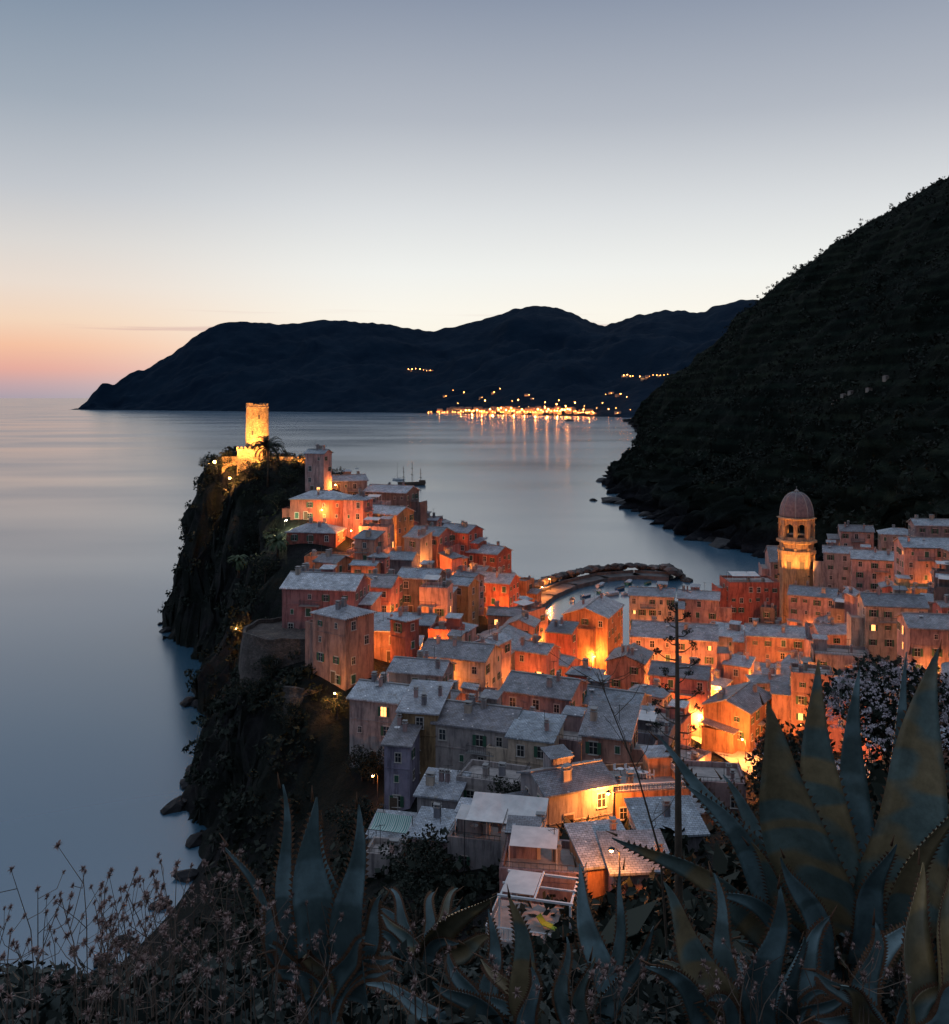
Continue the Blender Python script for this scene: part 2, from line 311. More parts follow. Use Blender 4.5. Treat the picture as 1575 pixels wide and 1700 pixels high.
def railing(m,pts,h=1.0,mi=0,sp=.3,th_=.018):
    for a,b in zip(pts,pts[1:]):
        a=Vector(a);b=Vector(b);L=(b-a).length; m.tube([a+Vector((0,0,h)),b+Vector((0,0,h))],th_*2,4,mi); m.tube([a+Vector((0,0,.12)),b+Vector((0,0,.12))],th_*1.1,4,mi)
        k=max(1,int(L/sp))
        for i in range(k+1): p=a+(b-a)*i/k; m.tube([p,p+Vector((0,0,h))],th_,3,mi)
HS=[]
def inside(x,y,mg=.6):
    for hx,hy,w,dp,r in HS:
        a,b=x-hx,y-hy; c,s=math.cos(-r),math.sin(-r); lx,ly=a*c-b*s,a*s+b*c
        if abs(lx)<w/2+mg and abs(ly)<dp/2+mg: return True
    return False
ROOFW={'gable':'gabled roof','hip':'hipped roof','shed':'sloping roof','flat':'roof terrace'}
def house(x,y,ez,w,dp,rot,col,roof='gable',lit=.04,pitch=.36,place=None,dens=.8,roofm=None,annex=None):
    r=rad(rot); c,s=math.cos(r),math.sin(r)
    def wp(a,b): return x+a*c-b*s, y+a*s+b*c
    cor=[wp(a*w/2,b*dp/2) for a in(-1,0,1) for b in(-1,0,1)]
    tz=TH([p[0] for p in cor],[p[1] for p in cor]); bz=max(float(tz.min()),0)-1.2
    if ez-bz<4: ez=bz+4.5
    h=ez-bz; HS.append((x,y,w,dp,r))
    if place is None:
        place='on the castle ridge' if y>240 and x<20 else ('on the village spur' if x<20 else ('beside the harbour' if y>240 and x<110 else ('along the lit street' if x<75 else 'on the valley slope')))
    st=max(1,int(min(h,13)//3)); nm={1:'low',2:'small',3:'medium',4:'tall'}[min(st,4)]
    root=obj('house',None,loc=(x,y,bz),rz=r,label=f"{nm} {WC[col][1]} house with {ROOFW[roof]} {place}",category='house',group='village houses')
    m=MB(); o=.4; X,Y=w/2,dp/2
    rise=Y*pitch if roof in('gable','hip') else dp*pitch*.6
    vs=[(-X,-Y,0),(X,-Y,0),(X,Y,0),(-X,Y,0),(-X,-Y,h),(X,-Y,h),(X,Y,h),(-X,Y,h)]
    fs=[(3,2,1,0),(0,1,5,4)]
    if roof=='gable':
        vs+=[(-X,0,h+rise),(X,0,h+rise)]; fs+=[(2,3,7,6),(1,2,6,9,5),(3,0,4,8,7)]
    elif roof=='shed':
        vs[6]=(X,Y,h+rise); vs[7]=(-X,Y,h+rise); fs+=[(2,3,7,6),(1,2,6,5),(3,0,4,7)]
    else: fs+=[(2,3,7,6),(1,2,6,5),(3,0,4,7)]
    m.add(vs,fs); m2=MB(); t=.2
    if roof=='flat':
        m.add([(-X,-Y,h),(X,-Y,h),(X,Y,h),(-X,Y,h)],[(0,1,2,3)])
        for (cx,cy,sx,sy) in((0,-Y+.12,w+.04,.3),(0,Y-.12,w+.04,.3),(-X+.12,0,.3,dp-.55),(X-.12,0,.3,dp-.55)): m.box(cx,cy,h+.3,sx,sy,.9)
        if w>5.5 and R.random()<.7:
            hx=R.choice([-1,1])*(X-1.7); m.box(hx,Y-1.6,h+1.2,2.6,2.3,2.4); m2.slab([(hx-1.55,Y-3.0,h+2.45),(hx+1.55,Y-3.0,h+2.45),(hx+1.55,Y-.2,h+2.8),(hx-1.55,Y-.2,h+2.8)],.15,0)
    else: m.box(0,-Y-.05,h-.12,w+.1,.16,.22)
    m.box(0,-Y-.04,h-3.1,w*.96,.1,.14)
    if annex is None: annex=R.random()<.6
    if annex and h>6:
        sg=R.choice([-1,1]); aw=R.uniform(2.4,3.6); ad=dp*R.uniform(.5,.8); ah=h-R.uniform(1.8,4.0); ay=R.uniform(-.12,.12)*dp; ax=sg*(X+aw/2-.1)
        m.box(ax,ay,ah/2,aw,ad,ah)
        if R.random()<.55: m2.slab([(ax-aw/2-.3,ay-ad/2-.35,ah-.05),(ax+aw/2+.3,ay-ad/2-.35,ah-.05),(ax+aw/2+.3,ay+ad/2+.2,ah+.9),(ax-aw/2-.3,ay+ad/2+.2,ah+.9)],.16,0)
        else:
            m2.box(ax,ay,ah+.04,aw-.3,ad-.3,.08,2); m.box(ax,ay-ad/2+.1,ah+.4,aw+.05,.22,.85); m.box(ax+sg*(aw/2-.1),ay,ah+.4,.22,ad-.25,.85)
    if h>7 and R.random()<.35:
        bxx=R.uniform(-.2,.2)*w; bz_=h-3.15; m2.box(bxx,-Y-.55,bz_,min(4,w*.6),1.1,.14,1); bw=min(4,w*.6)/2
        mr_=MB(); railing(mr_,[(bxx-bw,-Y,bz_),(bxx-bw,-Y-1.05,bz_),(bxx+bw,-Y-1.05,bz_),(bxx+bw,-Y,bz_)],1.0,0,.28); obj('railing',mr_.mesh('balcony_railing',[METAL]),root)
    if roof in('gable','shed') and w>7 and R.random()<.4:
        hx=R.uniform(-.25,.25)*w; m.box(hx,Y*.35,h+rise*.5+.6,2.4,2.0,2.6); m2.slab([(hx-1.45,Y*.35-1.35,h+rise*.5+1.85),(hx+1.45,Y*.35-1.35,h+rise*.5+1.85),(hx+1.45,Y*.35+1.3,h+rise*.5+2.25),(hx-1.45,Y*.35+1.3,h+rise*.5+2.25)],.14,0)
    wl=obj('wall',m.mesh('house_wall',[WM[col]]),root)
    m=m2; rm=roofm or (SL[0] if R.random()<.5 else R.choice(SL))
    if roof=='gable':
        k=o*pitch
        for sg in(-1,1):
            p=[(-X-o,sg*(Y+o),h-k+t),(X+o,sg*(Y+o),h-k+t),(X+o,0,h+rise+t),(-X-o,0,h+rise+t)]
            if sg>0: p=p[::-1]
            m.slab(p,t)
        m.box(0,0,h+rise+t+.03,w+2*o,.4,.14,1)
    elif roof=='hip':
        k=o*pitch; rx=max(.3,X-Y*.9); z0=h-k+t; zr=h+rise+t
        vs=[(-X-o,-Y-o,z0),(X+o,-Y-o,z0),(X+o,Y+o,z0),(-X-o,Y+o,z0),(-rx,0,zr),(rx,0,zr)]+[(a,b_,z0-t) for a,b_ in((-X-o,-Y-o),(X+o,-Y-o),(X+o,Y+o),(-X-o,Y+o))]
        m.add(vs,[(0,1,5,4),(1,2,5),(2,3,4,5),(3,0,4),(9,8,7,6),(0,6,7,1),(1,7,8,2),(2,8,9,3),(3,9,6,0)])
        m.box(0,0,zr+.02,2*rx,.35,.12,1)
    elif roof=='shed':
        pk=rise/dp; m.slab([(-X-o,-Y-o,h-o*pk+t),(X+o,-Y-o,h-o*pk+t),(X+o,Y+o,h+rise+o*pk+t),(-X-o,Y+o,h+rise+o*pk+t)],t)
    else: m.box(0,0,h+.05,w-.6,dp-.6,.08,2)
    rf=obj('roof',m.mesh('house_roof',[rm,CONC,DECK]),root)
    for i in range(R.choice([1,2,3,3]) if roof!='flat' else 2):
        a=R.uniform(-X*.8,X*.8); bq=R.uniform(-Y*.6,Y*.6)
        z=h+ (rise*(1-abs(bq)/Y) if roof in('gable','hip') else (rise*(bq+Y)/dp if roof=='shed' else 0))-.2
        if roof=='hip': a*=.4
        obj('chimney',R.choice(CH),rf,(a,bq,z),R.choice([0,math.pi/2]))
    if R.random()<.4: obj('satellite_dish',DISH,rf,(R.uniform(-X,X)*.6,-Y*.3,h+rise*.6+.5 if roof!='flat' else h+1.2),R.uniform(-1,1))
    if R.random()<.6: obj('antenna',ANT,rf,(R.uniform(-X,X)*.5,0,h+(rise if roof in('gable','hip') else .5)),R.uniform(-1,1))
    if roof=='flat' and R.random()<.85:
        m=MB(); railing(m,[(-X+.1,Y-.1,h+.75),(-X+.1,-Y+.1,h+.75),(X-.1,-Y+.1,h+.75),(X-.1,Y-.1,h+.75)],.55,0,.5); obj('railing',m.mesh('railing',[METAL]),rf)
    if roof=='flat' and w>5 and R.random()<.35:
        m=MB(); m.add([(-X*.8,-Y*.7,h+2.3),(X*.3,-Y*.7,h+2.25),(X*.3,Y*.3,h+2.7),(-X*.8,Y*.3,h+2.75)],[(0,1,2,3)])
        for a,b_,zt_ in((-X*.8,-Y*.7,2.3),(X*.3,-Y*.7,2.25),(X*.3,Y*.3,2.7),(-X*.8,Y*.3,2.75)): m.tube([(a,b_,h),(a,b_,h+zt_)],.04,4)
        obj('awning',m.mesh('terrace_awning',[CLOTH]),rf)
    cnt=0
    for (nx,ny,L,off) in((0,-1,w,Y),(1,0,dp,X),(-1,0,dp,X),(0,1,w,Y)):
        wx,wy=nx*c-ny*s,nx*s+ny*c
        tc=(-x*wx-y*wy)/math.hypot(x,y)
        if tc<-.15: continue
        k=max(1,int(L//R.choice([2.3,2.9,3.3]))); rz=math.atan2(nx,-ny)
        for fl in range(5):
            z=h-1.5-3.0*fl
            if z<1.6: break
            for i in range(k):
                if cnt>=34: break
                if R.random()>dens: continue
                t_=(i+.5)/k*L-L/2+R.uniform(-.25,.25)
                lx,ly=(t_,-off) if ny==-1 else ((t_,off) if ny==1 else (nx*off,t_))
                px,py=wp(lx,ly)
                if th(px,py)>bz+z-1.0: continue
                kd='lit' if R.random()<lit else R.choice(['open','open','closed','plain','plain'])
                obj('window',WIN[kd],root,(lx,ly,z+R.choice([0,0,-.15,.1])),rz,R.choice([.6,.8,.95,1.0])); cnt+=1
    lx=R.uniform(-X*.5,X*.5); px,py=wp(lx,-Y); tzv=th(px,py)-bz
    if tzv<h-2.6: obj('door',DOORM,root,(lx,-Y-.01,max(tzv,0)+.05),0)
    return root,h,bz
def K(u,v,d,w,dp,rot,col,roof='gable',**k):
    p=W(u,v,d); return house(p.x,p.y+0,p.z,w,dp,rot,col,roof,**k)
keys=[(535,826,262,15,10,-8,'red','hip'),(525,880,247,13,9,-8,'red','hip'),(570,797,290,13,8,20,'grey','gable'),(650,815,287,14,9,-22,'dark','gable'),
(645,850,264,11,9,-28,'ochre','gable'),(548,925,232,11,7,-5,'orange','flat'),(612,915,240,9,8,-12,'rose','flat'),(543,969,188,14.5,11,-10,'pink','gable'),(632,968,202,7,9,-12,'pink','gable'),
(715,885,255,9,9,-25,'pink','gable'),(765,880,285,10,9,-30,'red','gable'),(812,915,280,10,9,-30,'red','gable'),(700,955,215,9,8,-15,'dark','gable'),(820,962,248,11,9,-20,'red','gable'),
(690,1030,190,8,7,-10,'orange','gable'),(640,1040,178,8,7,-5,'salmon','shed'),(822,1068,205,17,11,70,'yellow','gable'),(765,1082,168,12,9,-20,'cream','gable'),(700,1108,158,9,7,-15,'grey','gable'),
(638,1150,148,8,8,-20,'grey','gable'),(706,1168,136,5.5,8,-12,'ochre','shed'),(671,1222,131,3.6,7,-12,'violet','shed'),(800,1190,134,11,9,-20,'grey','gable'),(905,1140,150,11,9,-24,'rose','gable'),
(1010,1160,152,11,8,-24,'grey','gable'),(985,1225,130,10,8,-20,'rose','flat'),(940,1292,104,8,6.5,22,'grey','gable'),(1062,1300,108,9,8,8,'orange','flat'),(1000,1412,84,4.5,5,12,'orange','shed'),
(905,1432,84,7.5,6,-8,'rose','flat'),(985,1012,255,17,12,68,'orange','gable'),(1120,1050,222,19,12,-14,'rose','gable'),(1045,1090,205,10,8,70,'salmon','gable'),(1130,1115,190,11,8,-20,'pink','gable'),
(1225,1162,182,13,9,55,'orange','gable'),(1243,965,288,15,11,0,'red','flat'),(1350,985,262,12,9,-25,'rose','gable'),(1285,1050,228,13,9,-14,'salmon','gable'),(1540,905,245,14,10,-10,'rose','gable'),
(1450,925,275,12,10,-20,'rose','gable'),(1480,1000,200,12,9,-12,'cream','gable'),(1555,1035,180,12,9,-10,'rose','gable'),(1395,1085,195,11,8,-15,'grey','flat'),
(650,1395,116,4.5,4.5,-12,'ochre','shed'),(735,1310,118,5,5,-16,'grey','shed'),(820,1290,120,8,6,-18,'grey','flat'),(640,1440,108,4,4,-10,'grey','flat'),(800,1420,98,6,5,-14,'grey','flat'),(1105,1385,92,6,5,6,'grey','shed'),(1180,1290,125,8,7,-8,'rose','flat'),
(1082,985,262,12,8,-12,'cream','gable'),(1160,990,268,11,8,-16,'rose','gable'),(1420,880,310,10,8,-15,'rose','gable'),(1490,885,300,11,8,-18,'grey','hip'),(1545,870,290,11,8,-10,'grey','gable'),(1390,915,290,8,8,-20,'grey','gable'),
(725,1385,108,4.5,4.5,-14,'rose','shed'),(870,1380,94,4,4,-10,'grey','flat'),(890,1215,128,6,6,-20,'cream','shed'),(1080,1215,136,6,6,-20,'grey','flat'),(1055,1440,82,5,4.5,5,'rose','shed')]
for k in keys: K(*k)
def inpoly(x,y,P):
    r=False;j=len(P)-1
    for i in range(len(P)):
        if (P[i][1]>y)!=(P[j][1]>y) and x<(P[j][0]-P[i][0])*(y-P[i][1])/(P[j][1]-P[i][1])+P[i][0]: r=not r
        j=i
    return r
PA=[(-50,288),(-46,262),(-43,240),(-36,212),(-27,170),(-14,145),(-8,120),(14,112),(30,125),(38,160),(36,190),(26,215),(12,240),(14,270),(14,305),(0,334),(-26,318),(-36,292)]
PB=[(56,132),(78,125),(150,150),(185,210),(195,300),(142,345),(106,340),(96,300),(80,268),(48,258),(46,232),(58,195),(58,165)]
street=[(24,262),(37,224),(47,177),(52,150),(62,135)]
def dstreet(x,y):
    b=99
    for (a,c),(e,g) in zip(street,street[1:]):
        t=max(0,min(1,((x-a)*(e-a)+(y-c)*(g-c))/((e-a)**2+(g-c)**2))); b=min(b,math.hypot(x-a-t*(e-a),y-c-t*(g-c)))
    return b
CHX=W(1322,660,300)
def fits(x,y,w,dp,r):
    pts=[(a*w/2,b*dp/2) for a in(-1,-.5,0,.5,1) for b in(-1,0,1)]
    for a,b in pts:
        if inside(x+a*math.cos(r)-b*math.sin(r),y+a*math.sin(r)+b*math.cos(r),.2): return False
    return True
nf=0
for it in range(12000):
    P_=PA if R.random()<.5 else PB
    x=R.uniform(-65,200); y=R.uniform(105,348)
    if not inpoly(x,y,P_) or dstreet(x,y)<6.0 or math.hypot(x-CHX.x,y-CHX.y)<11: continue
    if y<125 and x>30: continue
    w=R.uniform(5.0,9.0); dp=R.uniform(4.6,7.0); base_=-22 if x<40 else -14
    rot=base_+R.choice([0,0,90])+R.uniform(-18,18)
    if it>2600: w=R.uniform(3.6,5.8); dp=R.uniform(3.4,4.8)
    if not fits(x,y,w,dp,rad(rot)): continue
    t0=th(x,y); hh=R.uniform(4.2,11.5)-(1.5 if y<160 else 0)-(2.5 if y>285 and x<-15 else 0)
    cols=['pink','rose','salmon','cream','orange','rose','dark','grey','ochre','red','salmon','pink'] if x<30 else ['rose','grey','cream','rose','salmon','pink','grey','yellow','dark','salmon']
    house(x,y,t0+hh,w,dp,rot,R.choice(cols),R.choice(['gable','gable','gable','shed','shed','flat','flat','hip']),dens=.7,pitch=R.uniform(.28,.46),annex=R.random()<.45); nf+=1
    if len(HS)>=298: break
print('HOUSES',len(HS),'fill',nf)
# ------------------------------------------------------------ castle
cx,cy=W(427,0,300).x,300; zt=75-(671-660)/F*300; zb=53
root=obj('castle_tower',None,loc=(cx,cy,zb),label='round stone castle tower lit gold on the clifftop',category='tower')
m=MB(); H=zt-zb; nn_=28; prof_=[(3.95,0),(3.7,H*.25),(3.55,H*.6),(3.45,H-1.2),(3.6,H-1.1),(3.6,H-.8),(3.45,H-.7)]
m.rev(prof_,nn_,0,cap=False)
for i in range(nn_):
    a=2*math.pi*(i+.5)/nn_; hh=R.uniform(.4,1.1); m.box(3.2*math.cos(a),3.2*math.sin(a),H-.7+hh/2,.5,.76,hh,0,a)
m.rev([(3.3,H-.75),(.1,H-.7)],nn_,0)
obj('tower_shaft',m.mesh('tower_shaft',[CASTLE]),root)
for (a,z) in((-1.75,H*.55),(-1.2,H*.8),(-1.9,H*.3)):
    m=MB(); m.box(0,0,0,.55,.3,1.3,0); m.box(0,.02,0,.85,.22,1.6,1)
    obj('arrow_slit',m.mesh('arrow_slit',[METAL,CASTLE]),root,(3.6*math.cos(a),3.6*math.sin(a),z),a+math.pi/2)
root=obj('castle_keep_wall',None,loc=(cx,cy,zb-4),label='low golden stone castle walls around the tower base',category='wall')
m=MB(); m.box(-1.5,-1,4.9,8.5,8,10.3,0,.15,.97)
for i in range(7): m.box(-5.0+i*1.2,-4.9+.18*i,10.3,.7,.5,.7,0,.15)
m.box(4,3,3.4,30,8,6.4,0,-.04,.99); m.box(4,-1.1,6.9,30.1,.4,1.0,0,-.04)
obj('rampart',m.mesh('rampart',[CASTLE]),root)
m=MB(); railing(m,[(5,-1.2,7.3),(18,-1.8,7.3)],1.1,0,.8); railing(m,[(10,2,6.6),(18.5,1.6,6.6)],2.2,0,1.2); obj('railing',m.mesh('railing',[METAL]),root)
def bastion(u,v,d,r,lab,hz=None):
    p=W(u,v,d); b0=min(th(p.x+a*.7,p.y+b*.7) for a in(-r,0,r) for b in(-r,0,r))-3; Hh=p.z-b0
    ro=obj('stone_bastion',None,loc=(p.x,p.y,b0),label=lab,category='wall'); m=MB(); zs_=[0,Hh*.2,Hh*.4,Hh*.6,Hh*.8]; prf=[(r+1.6-1.4*z/Hh,z) for z in zs_]+[(r+.1,Hh-.4),(r,Hh),(r,Hh+.8),(r-.5,Hh+.82),(r-.5,Hh+.02),(.1,Hh)]
    m.rev(prf,72,0); m.v=[(x*(1+.16*noise.noise(Vector((x*.16,y*.16,z*.05+u)))+.02*noise.noise(Vector((x,y,z)))),y*(1+.16*noise.noise(Vector((x*.16,y*.16,z*.05+u)))),z+.9*noise.noise(Vector((x*.25,y*.25,u)))) for x,y,z in m.v]
    obj('wall',m.mesh('bastion_wall',[STONE]),ro); 
    for a in(-2.2,-1.75,-1.3): obj('window',WIN['lit' if a==-2.2 else 'plain'],ro,((r+.35)*math.cos(a),(r+.35)*math.sin(a),Hh-3.5),a+math.pi/2,.7)
bastion(490,1048,181,9.4,'rough curved rubble stone terrace wall below pink house'); bastion(520,1136,167,5.6,'lower curved stone retaining wall over the cliff')
# ------------------------------------------------------------ church
p=W(1322,660,300); gz0=th(p.x,p.y)-1; zz=lambda v:75-(v-5-660)/F*300-gz0
root=obj('church_bell_tower',None,loc=(p.x,p.y,gz0),rz=rad(22.5),label='octagonal cream church bell tower with dome and lit belfry',category='church')
CHM=wallmat('church_stucco',(.66,.45,.27))
m=MB(); r=5.4; m.rev([(r,0),(r,zz(924)),(r+.5,zz(922)),(r+.5,zz(917)),(r-.2,zz(916)),(r-.2,zz(906)),(r+.75,zz(904)),(r+.75,zz(900)),(r-.1,zz(899))],8)
for i in range(8): a=2*math.pi*i/8; m.box((r-.25)*math.cos(a),(r-.25)*math.sin(a),zz(912)/2,.9,.9,zz(912),0,a)
for i in range(8):
    a=2*math.pi*(i+.5)/8; ap_=r*math.cos(math.pi/8)+.02; m.box(ap_*math.cos(a),ap_*math.sin(a),zz(940),.2,1.5,2.4,1,a); m.box((ap_+.05)*math.cos(a),(ap_+.05)*math.sin(a),zz(940)+1.35,.4,2.0,.25,0,a)
obj('tower_shaft',m.mesh('shaft',[CHM,METAL]),root)
m=MB(); z0,z1=zz(899),zz(866); ap=r*math.cos(math.pi/8)
for i in range(8):
    a=2*math.pi*i/8; m.box((r-.55)*math.cos(a),(r-.55)*math.sin(a),(z0+z1)/2,1.2,1.2,z1-z0,0,a); m.box((r-.4)*math.cos(a),(r-.4)*math.sin(a),z1-1.6,1.4,1.4,.3,0,a)
    a2=a+math.pi/8; sw=2*r*math.sin(math.pi/8)
    N_=10; hw=sw/2-.7; zs=z1-2.7; zto=z1
    arch=[(hw*math.cos(t),zs+hw*math.sin(t)) for t in np.linspace(0,math.pi,N_)]
    for k in range(N_-1):
        (xa,za),(xb,zb_)=arch[k],arch[k+1]
        q=[(xa,za),(xa,zto),(xb,zto),(xb,zb_)]
        vs=[]
        for off in(ap-.2,ap-.8):
            for (xx,z_) in q: vs.append((off*math.cos(a2)-xx*math.sin(a2),off*math.sin(a2)+xx*math.cos(a2),z_))
        m.add(vs,[(0,1,2,3),(7,6,5,4),(0,3,7,4)])
    m.box((ap-.2)*math.cos(a2),(ap-.2)*math.sin(a2),z0+.45,.3,sw*.8,.8,0,a2)
m.rev([(r-.2,z1),(r+.45,z1+.1),(r+.7,z1+.45),(r-.1,z1+.65)],8)
obj('belfry',m.mesh('belfry',[CHM]),root)
m=MB(); m.rev([(1.1,z0+1.8),(1.0,z0+2.2),(.65,z0+3.0),(.5,z0+3.6),(.1,z0+3.8)],12); m.tube([(0,0,z0+3.7),(0,0,z1+.2)],.1); m.rev([(2.9,z0),(2.9,z0+1.4)],8); obj('bell',m.mesh('bell',[METAL]),root)
m=MB(); z2=z1+.65; hd=zz(822)-z2; prf=[(5.0*math.cos(t)**.8,z2+hd*math.sin(t)) for t in np.linspace(0,1.5,16)]; m.rev(prf,32,0)
for i in range(8):
    a=2*math.pi*i/8; m.tube([(q[0]*1.01*math.cos(a),q[0]*1.01*math.sin(a),q[1]) for q in prf],.2,4,1)
obj('dome',m.mesh('dome',[M('dome_tiles',(.24,.20,.21),(.14,.12,.135),1.2),CONC],True),root)
m=MB(); m.rev([(.6,z2+hd-.3),(.6,z2+hd+.3),(.75,z2+hd+.4),(.1,z2+hd+1.0)],8); m.tube([(0,0,z2+hd+.9),(0,0,z2+hd+1.9)],.05); m.box(0,0,z2+hd+1.6,.6,.07,.07); obj('lantern',m.mesh('lantern',[CONC]),root)
CHROOT=root
house(p.x+2,p.y+14,22,13,20,rot=-12,col='rose',place='behind the church tower')
# ------------------------------------------------------------ lamps
def lampmesh():
    m=MB(); m.rev([(.16,0),(.12,.3),(.06,.5),(.05,4.3)],8); m.tube([(0,0,4.2),(0,-.3,4.5),(0,-.7,4.5)],.035,5); m.rev([(.05,4.55),(.26,4.4),(.28,4.36)],10,0,0,-.7); return m.mesh('lamp_post',[METAL])
LP=lampmesh(); m=MB(); m.rev([(.05,-.16),(.14,-.08),(.14,.05),(.06,.1)],10); BM=m.mesh('bulb',[BULB]); m=MB(); m.rev([(.05,-.16),(.14,-.08),(.14,.05),(.06,.1)],10); BMW=m.mesh('bulbw',[BULBW])
SOD=(1,.27,.045); GOLD=(1,.40,.085); LAMPS=[]
def lamp(x,y,e,col=SOD,white=False,z=None,free=True,grp='street lamps in the village',sc=None):
    if free:
        for mg in(1.5,1.0,.7):
            ok=False
            for k in range(150):
                a=k*2.4; rr=.22*k**.8; xx,yy=x+rr*math.cos(a),y+rr*math.sin(a)
                if not inside(xx,yy,mg): x,y=xx,yy; ok=True; break
            if ok: break
    LAMPS.append((x,y))
    z=th(x,y) if z is None else z
    ro=obj('street_lamp',None,loc=(x,y,z),rz=R.uniform(0,6.28),label='dark metal street lamp glowing '+('white' if white else 'orange')+' between village houses',category='street lamp',group=grp)
    obj('post',LP,ro); obj('bulb',BMW if white else BM,ro,(0,-.7,4.26),0,sc)
    L=bpy.data.lights.new('lamp_light','POINT'); L.energy=e; L.color=col[:3]; L.shadow_soft_size=.2; obj('lamp_light',L,ro,(0,-.7,3.9))
E=2.5
for u,v,d,e in [(530,860,255,1500),(585,890,245,2200),(560,935,226,1600),(640,900,250,1500),(700,930,240,1800),(755,905,262,2200),(765,960,232,2500),(665,1020,195,2200),(720,1080,178,1500),(720,985,215,1500),
 (830,1000,238,1800),(870,1040,225,2200),(868,985,335,3500),(780,1040,195,1400),(900,1110,232,3000),(590,975,212,1000),(820,930,300,1600),(1090,1040,250,1500),(1330,1040,240,1800),(1425,1030,222,3000),(1300,1075,215,2000),
 (1250,1020,262,1200),(1390,960,290,1000),(1500,960,240,700),(1040,1230,140,1000),(1150,1110,205,2800),(1440,1100,180,1200),(1350,1100,190,1800),(1190,1100,205,2800),(860,1150,160,700)]:
    p=W(u,v,d); lamp(p.x,p.y,e*E)
for x,y,e in [(24,262,3300),(21,250,3300),(30,243,3600),(34,232,3600),(38,218,4000),(41,205,4000),(44,192,4500),(46,180,4500),(48,168,4500),(51,155,3000),(36,262,3300),(17,285,2600),(70,262,2200)]: lamp(x,y,e*E)
for x,y in((24,346),(29,362)): lamp(x,y,6000,z=1.6,free=False)
for k in range(1600):
    if len(LAMPS)>112: break
    x,y=R.uniform(-45,150),R.uniform(125,330)
    if not(inpoly(x,y,PA) or inpoly(x,y,PB)) or min(math.hypot(x-a,y-b) for a,b in LAMPS)<8.5: continue
    lamp(x,y,R.uniform(900,2900)*(1 if x<80 else .8)*(1 if y>150 else .35))
p=W(1055,1290,104); lamp(p.x-3,p.y-3,4500); p=W(990,1420,81); lamp(p.x+1.5,p.y-3,1500)
p=W(360,766,304); lamp(p.x,p.y,12000,GOLD,False,p.z-4.3,False,sc=3.2); p=W(472,868,250); lamp(p.x,p.y,3500,(.95,.95,.5),True); p=W(385,822,288); lamp(p.x,p.y,9000,GOLD,False,None,False,sc=2)
p=W(395,930,226); lamp(p.x,p.y,3000,GOLD,free=False); p=W(560,1180,155); lamp(p.x,p.y,1600,(1,.42,.08),free=False)
m=MB(); m.box(0,0,.5,.6,.35,.45,0); m.tube([(-.35,0,0),(-.35,0,.5),(.35,0,.5),(.35,0,0)],.03,4,0); FLM=m.mesh('floodlight_body',[METAL]); m=MB(); m.box(0,-.19,.5,.5,.03,.36); FLE=m.mesh('floodlight_lens',[BULB])
def flood(x,y,z,e,col,tgt,blend=.5,ang=100):
    ro=obj('floodlight',None,loc=(x,y,z),rz=math.atan2(tgt[1]-y,tgt[0]-x)+math.pi/2,label='small ground floodlight aimed up at the old stonework',category='floodlight',group='floodlights')
    obj('housing',FLM,ro); obj('lens',FLE,ro)
    L=bpy.data.lights.new('flood_light','SPOT'); L.energy=e; L.color=col; L.spot_size=rad(ang); L.spot_blend=blend; L.shadow_soft_size=.3
    o=obj('flood_beam',L,ro); dv=Vector(tgt)-Vector((x,y,z+.6)); q=dv.to_track_quat('-Z','Y'); o.rotation_mode='QUATERNION'
    o.rotation_quaternion=Matrix.Rotation(-ro.rotation_euler[2],4,'Z').to_quaternion()@q; o.location=(0,-.5,.6)
flood(cx-9,cy-12,zb+2,70000,GOLD,(cx,cy,zb+15),.9,80); flood(cx+8,cy-11.5,zb+2,55000,GOLD,(cx,cy,zb+15),.9,80); flood(cx+14,cy-9,zb+1,12000,GOLD,(cx+12,cy+3,zb+2)); flood(cx-13,cy-9,zb+1,14000,GOLD,(cx-4,cy,zb+3)); flood(cx+2,cy-11,zb+1,9000,GOLD,(cx+1,cy,zb+3))
p=W(1322,660,300)
for a in(-2.4,-1.57,-.7): flood(p.x+11*math.cos(a),p.y+11*math.sin(a),20,9000,(1,.36,.075),(p.x,p.y,37))
L=bpy.data.lights.new('belfry_light','POINT'); L.energy=900; L.color=GOLD; L.shadow_soft_size=.3; obj('belfry_light',L,CHROOT,(0,0,z0+1.7))
# ------------------------------------------------------------ piazza, harbour
mb=MB(); mb.slab([(12,250,2.5),(33,250,2.5),(50,258,2.5),(50,274,2.5),(30,279,2.5),(14,279,2.5)],3); obj('piazza',mb.mesh('piazza',[PAVE]),kind='structure')
vs=[];fs=[]
for i,(x,y) in enumerate(street):
    a=street[max(0,i-1)];b_=street[min(len(street)-1,i+1)]; t=Vector((b_[0]-a[0],b_[1]-a[1],0)).normalized(); nn=Vector((-t.y,t.x,0))*3.2; z=max(th(x,y),th(x+nn.x,y+nn.y),th(x-nn.x,y-nn.y))+.25
    vs+=[(x+nn.x,y+nn.y,z),(x-nn.x,y-nn.y,z)]
for i in range(len(street)-1): fs.append((2*i,2*i+2,2*i+3,2*i+1))
obj('street',MB().add(vs,fs).mesh('street',[PAVE]),kind='structure')
pier=[Vector((20,336,0)),Vector((26,354,0)),Vector((37,374,0)),Vector((52,390,0)),Vector((67,396,0)),Vector((80,392,0))]
m=MB()
